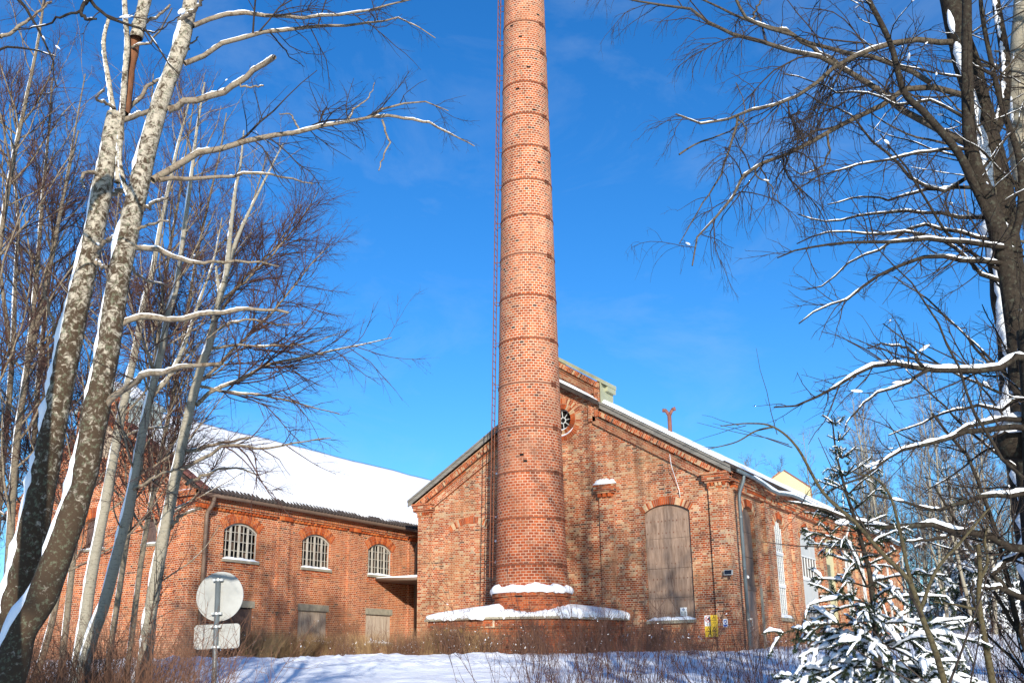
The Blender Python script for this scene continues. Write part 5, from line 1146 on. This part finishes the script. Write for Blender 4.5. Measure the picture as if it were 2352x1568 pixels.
make_tree('bare_tree', 'snow-laden bare tree at the right edge whose thick white boughs arch over the far wood', [
    dev([(2420, 1560), (2400, 1300), (2385, 1100), (2375, 900), (2360, 760)], 7.4, 0, 80, 50)],
    [dev([(2375, 825), (2330, 832), (2265, 850), (2175, 850), (2110, 842), (2050, 838), (1985, 850), (1900, 900), (1832, 930), (1778, 935)], 7.4, -.6, 20, 3), dev([(2140, 846), (2080, 880), (2010, 905), (1950, 960), (1940, 990)], 7, -.2, 9, 3), dev([(2120, 842), (2090, 805), (2040, 790), (1990, 800)], 7, .2, 9, 3),
     dev([(2375, 985), (2275, 984), (2200, 1000), (2100, 1030), (2050, 1041), (1990, 1090), (1900, 1130)], 7.4, -.5, 16, 3), dev([(2375, 962), (2280, 970), (2150, 1010), (2060, 1031), (1990, 1082), (1940, 1100)], 7.4, .4, 14, 3), dev([(2385, 1128), (2240, 1145), (2150, 1170), (2100, 1158), (2050, 1148), (1980, 1130)], 7.4, -.4, 15, 3),
     dev([(2400, 1275), (2340, 1258), (2275, 1228), (2150, 1210), (2050, 1208), (1965, 1190), (1880, 1165), (1800, 1150)], 7.4, -.7, 22, 4), dev([(2210, 1218), (2140, 1238), (2080, 1242)], 7.2, -.2, 11, 4), dev([(2400, 1385), (2340, 1368), (2300, 1350), (2288, 1320), (2305, 1290), (2352, 1270), (2400, 1262)], 7.4, .1, 17, 11), dev([(2310, 1356), (2270, 1345), (2240, 1350)], 7.4, -.1, 12, 5), dev([(2375, 900), (2300, 940), (2230, 930), (2160, 950), (2100, 980), (2040, 1000)], 7.4, .4, 11, 3)],
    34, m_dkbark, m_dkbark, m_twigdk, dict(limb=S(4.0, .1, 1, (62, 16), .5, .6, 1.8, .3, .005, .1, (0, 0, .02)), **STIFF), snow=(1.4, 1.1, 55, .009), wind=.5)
st_ = [o for o in COL.objects if o.name == 'bare_tree.001'][0]
c = at(2335, 1015, 7.6); b = MB(); b.tube([tuple(c + np.array([RH[0] * e, RH[1] * e, .02 * e])) for e in (-.15, -.12, 0, .16, .2)], [.05, .12, .145, .13, .05], 12); bl = b.build('burl', m_dkbark, st_, True)
b = MB(); b.tube([tuple(c + np.array([RH[0] * e - FH[0] * .03, RH[1] * e - FH[1] * .03, .10 - .3 * e * e])) for e in (-.16, -.1, 0, .1, .2)], [.02, .10, .125, .11, .03], 10); b.build('snow', m_snowt, bl, True)
# willow-like saplings in front of the spruce
make_tree('sapling', 'olive stemmed sapling leaning left across the spruce with long thin rods', [dev([(2178, 1600), (2150, 1500), (2115, 1409), (2088, 1334), (2026, 1270), (1965, 1200), (1890, 1130), (1830, 1026), (1776, 980), (1720, 972), (1655, 978)], 6.2, -.2, 15, 2), dev([(2113, 1405), (2086, 1310), (2066, 1215), (2045, 1140), (2012, 1100), (1960, 1085)], 6.2, .3, 11, 3), dev([(2113, 1405), (2150, 1310), (2210, 1240), (2260, 1180), (2280, 1160)], 6.2, .3, 9, 3), dev([(1776, 980), (1735, 990), (1690, 1015), (1626, 1031)], 6.1, 0, 5, 2)],
    [dev([(2352, 1098), (2300, 1050), (2235, 935), (2160, 755), (2105, 665), (2020, 575), (1960, 497)], 6.3, .5, 9, 2)], 35, m_willow, m_dkbark, m_twigdk, dict(stemtwig=S(6.0, .3, 1, (40, 12), .26, .15, .9, .5, .0022, .07, (0, 0, .03)), twig=[S(2, .3, 1, (40, 12), .25, .1, .4, .5, .0018, .08, (0, 0, .03), n=5)]), wind=False)
make_tree('sapling', 'grey forked sapling with snow in its crotch, right of the spruce', [dev([(2285, 1600), (2268, 1500), (2255, 1430), (2248, 1370), (2251, 1310), (2246, 1250)], 7, 0, 16, 9), dev([(2249, 1400), (2225, 1395), (2195, 1388), (2140, 1381)], 7, -.2, 8, 3), dev([(2252, 1330), (2268, 1290), (2262, 1240), (2270, 1200)], 7, .2, 8, 4)], [dev([(2250, 1420), (2236, 1380), (2232, 1330)], 7, -.1, 8, 5)], 36, m_willow, m_dkbark, m_twigdk, dict(stemtwig=S(2.0, .4, 1, (45, 12), .2, .1, .5, .5, .0022, .1, (0, 0, .03)), twig=[S(3, .3, 1, (40, 12), .3, .1, .4, .5, .0018, .08, (0, 0, .03), n=5)]), snow=(1.0, 1.2, 0, 1), wind=False)

# ---- spruces
def make_spruce(name, label, base, top, seed, nwh, blen, needles, snowk, group=None, dense=True):
    rng = np.random.default_rng(seed); base = np.asarray(base, float); top = np.asarray(top, float); H = top[2] - base[2]
    t = thing(name, label, 'spruce tree', group, loc=tuple(base)); K = 10
    n = 12; ln = np.array([base + (top - base) * i / (n - 1) + np.array([.03 * math.sin(i * 1.1), .02 * math.cos(i), 0]) for i in range(n)]); R = np.linspace(.013 * H, .004, n)
    V, F = tube_arrays(ln[None], R[None], 9); obj('trunk', fast_mesh('trunk', V, F), m_dkbark, t)
    BP = []; BR = []
    for wv in range(nwh):
        f = (wv / (nwh - 1)) ** .92; h = .05 + .93 * f; p0 = base + (top - base) * h; L0 = blen * (1 - h) ** (1.25 if dense else .8) + .07
        nb = (rng.integers(6, 9) if h < .5 else rng.integers(4, 6)) if dense else 5; a0 = rng.uniform(0, 6.28)
        for k in range(nb):
            a = a0 + 6.283 * k / nb + rng.normal() * .25; L_ = L0 * rng.uniform(.65, 1.2); el = .55 * h + .06 + rng.normal() * .14; d = np.array([math.cos(a) * math.cos(el), math.sin(a) * math.cos(el), math.sin(el)]); P = [p0]
            droop = .62 * (1 - h)
            for i in range(1, K):
                u = i / (K - 1); d = norm(d + np.array([0, 0, -droop * .28 + .16 * max(0, u - .6)]) + rng.normal(size=3) * .05); P.append(P[-1] + d * L_ / (K - 1))
            BP.append(P); BR.append(np.linspace(.004 + .007 * L_, .0025, K))
    BP = np.array(BP); BR = np.array(BR)
    # side shoots, kept near the plane of the bough and hanging a little
    A, AR = spawn(rng, BP, BR, 17 if dense else 8, .12, 1, (50, 9), .44, .05, .5, .6, .0018, 6, .07, (0, 0, -.13), taper=.7); A2, AR2 = spawn(rng, A, AR, 13 if dense else 5, .1, 1, (45, 10), .42, .03, .16, .8, .0014, 4, .06, (0, 0, -.06))
    tubes('branches', [(BP, BR, 6), (A, AR, 4), (A2, AR2, 3)], m_dkbark, t)
    parts = []
    for P, dens in ((BP[:, 2:], needles * .8), (A, needles), (A2, needles)):
        m, k, _ = P.shape
        if m == 0: continue
        seg = np.linalg.norm(np.diff(P, axis=1), axis=2).sum(1); cnt = np.maximum(1, (seg * dens).astype(int)); idx = np.repeat(np.arange(m), cnt); c = len(idx); keepn = rng.uniform(size=c) < np.clip(1.15 - .9 * (P[idx, 0, 2] - base[2]) / H, .25, 1); idx = idx[keepn]; c = len(idx); x = rng.uniform(0, 1, c) * (k - 1); i0 = np.minimum(x.astype(int), k - 2); f = (x - i0)[:, None]
        pa, pb_ = P[idx, i0], P[idx, i0 + 1]; pos = pa * (1 - f) + pb_ * f; tan = norm(pb_ - pa); rv = norm(rng.normal(size=(c, 3))); pr = norm(rv - tan * (rv * tan).sum(1, keepdims=True)); d = norm(tan * .75 + pr); ln_ = rng.uniform(.012, .02, c)[:, None] * (1 if dense else 2.6); wd = norm(np.cross(d, rng.normal(size=(c, 3)))) * (.0026 if dense else .012)
        V = np.stack([pos - wd, pos + wd, pos + d * ln_ + wd * .4, pos + d * ln_ - wd * .4], 1).reshape(-1, 3); parts.append((V, np.arange(len(V)).reshape(-1, 4)))
    V, F = merge(parts); obj('needles', fast_mesh('needles', V, F, False), m_needle if dense else m_needleb, t)
    # snow: lumpy fingers on boughs and shoots
    def pad(P, R, frac, r0, k, nn):
        sel = rng.uniform(size=len(P)) < frac; P = P[sel]; R = R[sel]; m = len(P)
        if m == 0: return None
        q = np.array([resample(p, r, nn)[0] for p, r in zip(P, R)]); env = np.clip(np.sin(np.pi * np.linspace(.06, .97, nn)) ** .45, .05, 1); s = r0 * np.clip(1.45 - 1.75 * (P[:, 0, 2] - base[2]) / H, .12, 1.3)[:, None] * env[None] * rng.uniform(.5, 1.45, (m, nn)) * rng.uniform(.45, 1.35, (m, 1)); q[:, :, 2] += .006 + s * .55; return (q, s, k)
    lv = [x for x in (pad(BP[:, 2:], BR[:, 2:], .97 * snowk, .029, 7, 14), pad(A, AR, .85 * snowk, .024, 6, 9), pad(A2, AR2, .42 * snowk, .013, 5, 5)) if x is not None]
    if not dense: lv = [(q, s * 2.6, k) for q, s, k in lv]
    sn = tubes('snow', lv, m_snowt, t)
    return t
tp = at(1915, 954, 6.9); bb = at(2035, 1568, 6.9); bb = bb + (bb - tp) * 1.0; kz = (tp[2] - ground(bb[0], bb[1])) / (tp[2] - bb[2]); bb = tp + (bb - tp) * kz
make_spruce('young_spruce', 'young spruce loaded with snow standing in front of the long side wall', bb, tp, 41, 22, 1.28, 1100, 1.0)

# ---- shade trees standing beside and behind the viewpoint (their shadows fall into the picture)
def loc_dl(d, l): return np.array([CAM[0] + FH[0] * d + RH[0] * l, CAM[1] + FH[1] * d + RH[1] * l, 0.0])
def bare_proto(name, label, cat, group, h, r, seed, bark, twigm, lv, x=0, y=0, fork=True, k=9):
    rng = np.random.default_rng(seed); n = 10; g = base_h(x, y); P = np.zeros((n, 3)); P[:, 2] = np.linspace(-.2, h, n); P[:, 0] = np.cumsum(rng.normal(size=n) * .012 * h); P[:, 1] = np.cumsum(rng.normal(size=n) * .012 * h); P -= [P[0, 0], P[0, 1], 0]
    P += [x, y, g]; R = np.linspace(r, r * .12, n)
    t = thing(name, label, cat, group, loc=(x, y, g)); V, F = trunk_mesh([(P, R)], k, seed); obj('trunk', fast_mesh('trunk', V, F), bark, t)
    a, b_ = spawn(rng, P[None], R[None], n=9, **lv['limb']); tw = []; cur, cr_ = a, b_
    for i, s in enumerate(lv['twig']):
        s = dict(s); nn = s.pop('n', 5); cur, cr_ = spawn(rng, cur, cr_, n=nn, **s); tw.append((cur, cr_, 3))
    cr2 = tubes('branches', [(a, b_, 5)], bark, t); tubes('crown', tw, twigm, t); return t
def copy_thing(t, x, y, rz, sc_, z=None):
    r = t.copy(); COL.objects.link(r); r.location = (x, y, base_h(x, y) if z is None else z); r.rotation_euler = (0, 0, rz); r.scale = (sc_, sc_, sc_ * random.Random(int(x * 10)).uniform(.9, 1.15))
    for c in t.children:
        q = c.copy(); COL.objects.link(q); q.parent = r
        for e in c.children: w_ = e.copy(); COL.objects.link(w_); w_.parent = q
    return r
SH = dict(limb=S(2.6, .3, .98, (48, 14), .30, 1.0, 4.0, .5, .012, .09, (0, 0, .03), taper=.6), twig=[S(4.0, .15, 1, (45, 15), .36, .3, 1.5, .5, .005, .13, (0, 0, 0), n=6), S(6, .1, 1, (42, 15), .42, .15, .6, .7, .003, .12, (0, 0, -.03), n=5)])
p0 = loc_dl(7.5, 6.3)
shp = bare_proto('shade_birch', 'bare birch beside the viewpoint, outside the picture', 'birch tree', 'bare trees around the viewpoint', 15, .16, 51, m_birch, m_twigdk, SH, p0[0], p0[1])
for d, l, s_, rz in ((8, 7.6, 1.3, 1), (9, 9.6, 1.35, 2), (4, 11, 1.4, 3), (12, 12.5, 1.25, 4), (2, 8.6, 1.35, 1.7), (-9, 10.5, 1.2, .5), (6, 13.5, 1.4, 5)):
    q = loc_dl(d, l); copy_thing(shp, q[0], q[1], rz, s_)

# ---- far wood: birches and spruces behind the hall and along the clearing
FOR = dict(limb=S(2.8, .22, .99, (40, 12), .20, .8, 3.2, .5, .014, .07, (0, 0, .05), taper=.55), twig=[S(4.2, .12, 1, (38, 13), .38, .4, 1.6, .6, .008, .11, (0, 0, .02), n=5), S(8, .1, 1, (36, 14), .45, .25, .9, .7, .006, .1, (0, 0, 0), n=4)])
fp = []
for i in range(4):
    q = loc_dl(75 + 6 * i, 33 + 2.2 * i)
    fp.append(bare_proto('forest_birch', 'pale-stemmed bare birch in the wood behind the hall', 'birch tree', 'birches of the far wood', 13 + i * 1.3, .12 + .01 * i, 60 + i, m_birch, m_twigbr, FOR, q[0], q[1], k=6))
rg = random.Random(77); spots = []
for i in range(100):
    for _ in range(40):
        d = rg.uniform(56, 120); l = rg.uniform(.345, .60) * d + rg.uniform(-1, 1) if rg.random() < .8 else rg.uniform(.19, .34) * d
        if l / d < .345 and d < 88: continue
        q = loc_dl(d, l)
        if all((q[0] - a) ** 2 + (q[1] - c) ** 2 > 2.4 for a, c in spots) and not (-16 < q[0] < 2.5 and q[1] < 33): break
    spots.append((q[0], q[1])); copy_thing(fp[i % 4], q[0], q[1], rg.uniform(0, 6.28), rg.uniform(.7, 1.12))
for i in range(16):
    d = rg.uniform(58, 90); l = -rg.uniform(.40, .62) * d; q = loc_dl(d, l); c = copy_thing(fp[i % 4], q[0], q[1], rg.uniform(0, 6.28), rg.uniform(.75, 1.0)); c['label'] = 'bare birch beyond the workshop at the left edge'; c['group'] = 'birches beyond the workshop'
q = loc_dl(62, 27.5)
fs = []
for i in range(2):
    q = loc_dl(60 + 4 * i, 26.6 + 2.5 * i); b0 = np.array([q[0], q[1], base_h(q[0], q[1]) - .1]); fs.append(make_spruce('forest_spruce', 'snow-dusted dark spruce at the edge of the far wood', b0, b0 + [0, 0, 5.2 + i], 70 + i, 17, 1.7, 150, .42, 'spruces of the far wood', dense=False))
for i in range(26):
    for _ in range(30):
        d = rg.uniform(57, 100); l = rg.uniform(.36, .60) * d; q = loc_dl(d, l)
        if all((q[0] - a) ** 2 + (q[1] - c) ** 2 > 2 for a, c in spots): break
    spots.append((q[0], q[1])); copy_thing(fs[i % 2], q[0], q[1], rg.uniform(0, 6.28), rg.uniform(.55, 1.25))
for d, l, s_ in ((-9, -2.0, 1.75), (-8, -6.2, 1.4), (5, 8.0, 3.75), (-5, 5.6, .8)):
    q = loc_dl(d, l); c = copy_thing(fs[0], q[0], q[1], d, s_); c['label'] = 'dark spruce behind the viewpoint, outside the picture'; c['group'] = 'spruces behind the viewpoint'
    if s_ > 2: c.scale = (1.15, 1.15, s_)
for i in range(12):
    d = rg.uniform(56, 80); l = -rg.uniform(.485, .60) * d; q = loc_dl(d, l); c = copy_thing(fs[i % 2], q[0], q[1], rg.uniform(0, 6), rg.uniform(.8, 1.3)); c['label'] = 'snowy spruce beyond the workshop at the left edge'; c['group'] = 'spruces beyond the workshop'
q = at(2195, 1250, 72); tall_s = copy_thing(fs[1], q[0], q[1], 1, 2.1); tall_s['label'] = 'tallest dark spruce rising among the birches of the far wood'

# ---- shrubs
def shrub_proto(name, label, group, seed, n, h, spread, r, mat, lv, snow=0, lean=.25, sk=1):
    rng = np.random.default_rng(seed); K = 8; P = np.zeros((n, K, 3)); R = np.zeros((n, K))
    for i in range(n):
        a = rng.uniform(0, 6.28); d = np.array([math.cos(a) * lean * rng.uniform(.1, 1.4), math.sin(a) * lean * rng.uniform(.1, 1.4), 1.0]); d /= np.linalg.norm(d); L_ = h * rng.uniform(.55, 1.1); p = np.array([rng.normal() * spread, rng.normal() * spread, -.15]); P[i, 0] = p
        for k in range(1, K): d = norm(d + rng.normal(size=3) * .06 + np.array([0, 0, .01])); p = p + d * L_ / (K - 1); P[i, k] = p
        R[i] = np.linspace(r, r * .35, K)
    t = thing(name, label, 'shrub', group); lev = [(P, R, 4)]; cur, cr_ = P, R
    for s in lv: s = dict(s); nn = s.pop('n', 5); cur, cr_ = spawn(rng, cur, cr_, n=nn, **s); lev.append((cur, cr_, 3))
    tubes('stems', lev, mat, t)
    if snow:
        snow_blobs(rng, [(P, R)] + [(l[0], l[1]) for l in lev[1:2]], snow, .008 * sk, t)
    return t
TW = [S(5, .25, 1, (32, 12), .34, .12, .6, .6, .0024, .09, (0, 0, .04), n=5), S(5, .2, 1, (32, 12), .4, .06, .25, .75, .0018, .08, (0, 0, .03), n=4)]
brown = [shrub_proto('brown_shrub', 'brown leafless shrub against the brick base with bits of snow', 'brown shrubs along the walls', 80 + i, 24, 1.2 + .14 * i, .26, .0052, m_shrub, [S(6, .25, 1, (30, 12), .34, .12, .5, .6, .0035, .09, (0, 0, .04), n=5), S(5, .2, 1, (30, 12), .4, .06, .25, .75, .0028, .08, (0, 0, .03), n=4)], 8, .3, 1.1) for i in range(3)]
dark = [shrub_proto('dark_shrub', 'dark leafless shrub of thin upright rods in the foreground snow', 'dark shrubs in the foreground', 90 + i, 11, 1.3 + .2 * i, .2, .0042, m_twigbr, TW, 3, .35, .6) for i in range(3)]
low = [shrub_proto('thicket_shrub', 'tangled red-brown shrub below the leaning birches', 'thicket below the birches', 100 + i, 22, 1.3 + .28 * i, .3, .0055, m_shrub, [S(6, .2, 1, (40, 14), .4, .12, .8, .6, .0024, .12, (0, 0, .02), n=6), S(7, .15, 1, (38, 14), .42, .06, .3, .75, .0016, .11, (0, 0, 0), n=4)], 0, .5, .8) for i in range(3)]
def scatter(protos, spots_, smin, smax, seed):
    rg = random.Random(seed)
    for i, (x, y) in enumerate(spots_):
        p = protos[i % len(protos)]; z = ground(x, y); s_ = rg.uniform(smin, smax)
        if i < len(protos): p.location = (x, y, z); p.rotation_euler = (0, 0, rg.uniform(0, 6)); p.scale = (s_,) * 3
        else: copy_thing(p, x, y, rg.uniform(0, 6.28), s_, z)
rg = random.Random(6); sp = []
for i in range(44): sp.append((rg.uniform(-9.9, -3.6), -5.0 - abs(rg.gauss(0, .7))))
for i in range(30): x = rg.uniform(-4.2, .5); sp.append((x, -1.6 - abs(rg.gauss(0, 1.0)) - (1.6 if x < -2.5 else 2.2 if x > -1.8 else 0)))
for i in range(16): sp.append((rg.uniform(-13.6, -9.9), -4.6 - abs(rg.gauss(0, .6))))
for i in range(30): y = rg.uniform(-9.5, 2.5); sp.append((XL + .35 + abs(rg.gauss(0, .6)), y))
for i in range(12): sp.append((1.2 + abs(rg.gauss(0, .7)), rg.uniform(-2, 9)))
scatter(brown, sp, .5, 1.15, 1)
sp = []
for i in range(44): d = rg.uniform(9.5, 15); px_ = rg.uniform(1215, 1800); q = loc_dl(d, (px_ - 1176) / FPX * d); sp.append((q[0], q[1]))
for i in range(26): d = rg.uniform(8, 14); px_ = rg.uniform(2060, 2420); q = loc_dl(d, (px_ - 1176) / FPX * d); sp.append((q[0], q[1]))
for i in range(24): d = rg.uniform(20, 34); px_ = rg.uniform(1330, 2300); q = loc_dl(d, (px_ - 1176) / FPX * d); sp.append((q[0], q[1]))
scatter(dark, sp, .75, 1.2, 2)
sp = []
for i in range(58): d = rg.uniform(9.5, 16); px_ = rg.uniform(40, 410); q = loc_dl(d, (px_ - 1176) / FPX * d); sp.append((q[0], q[1]))
for i in range(9): d = rg.uniform(10, 13); px_ = rg.uniform(330, 470); q = loc_dl(d, (px_ - 1176) / FPX * d); sp.append((q[0], q[1]))
scatter(low, sp, .65, 1.05, 3)
# ---- straw grass along the workshop wall and the base
rng = np.random.default_rng(9); cl = []
for i in range(70): cl.append((XL + .5 + abs(rng.normal()) * .6, rng.uniform(-8.6, -1.5)))
for i in range(30): cl.append((rng.uniform(-9.9, -7.0), -4.9 - abs(rng.normal()) * .3))
for i in range(14): cl.append((rng.uniform(-13.8, -10.0), -4.4 - abs(rng.normal()) * .5))
P = []; R = []
for x, y in cl:
    n = 60; g = ground(x, y); la = rng.uniform(0, 6.28)
    for k in range(n):
        L_ = rng.uniform(.5, 1.3); a = la + rng.normal() * .9; le = abs(rng.normal()) * .28; d = np.array([math.cos(a) * le, math.sin(a) * le, 1.0]); p = np.array([x + rng.normal() * .13, y + rng.normal() * .13, g - .05]); q = [p]
        for j in range(4): d = norm(d + np.array([math.cos(a), math.sin(a), -.3]) * .11); q.append(q[-1] + d * L_ / 4)
        P.append(q); R.append([.005, .0045, .004, .003, .0015])
o = tubes('dry_grass', [(np.array(P), np.array(R), 3)], m_straw, None); tag(o, 'tall straw-coloured dead grass in front of the brick walls', 'grass', kind='stuff')
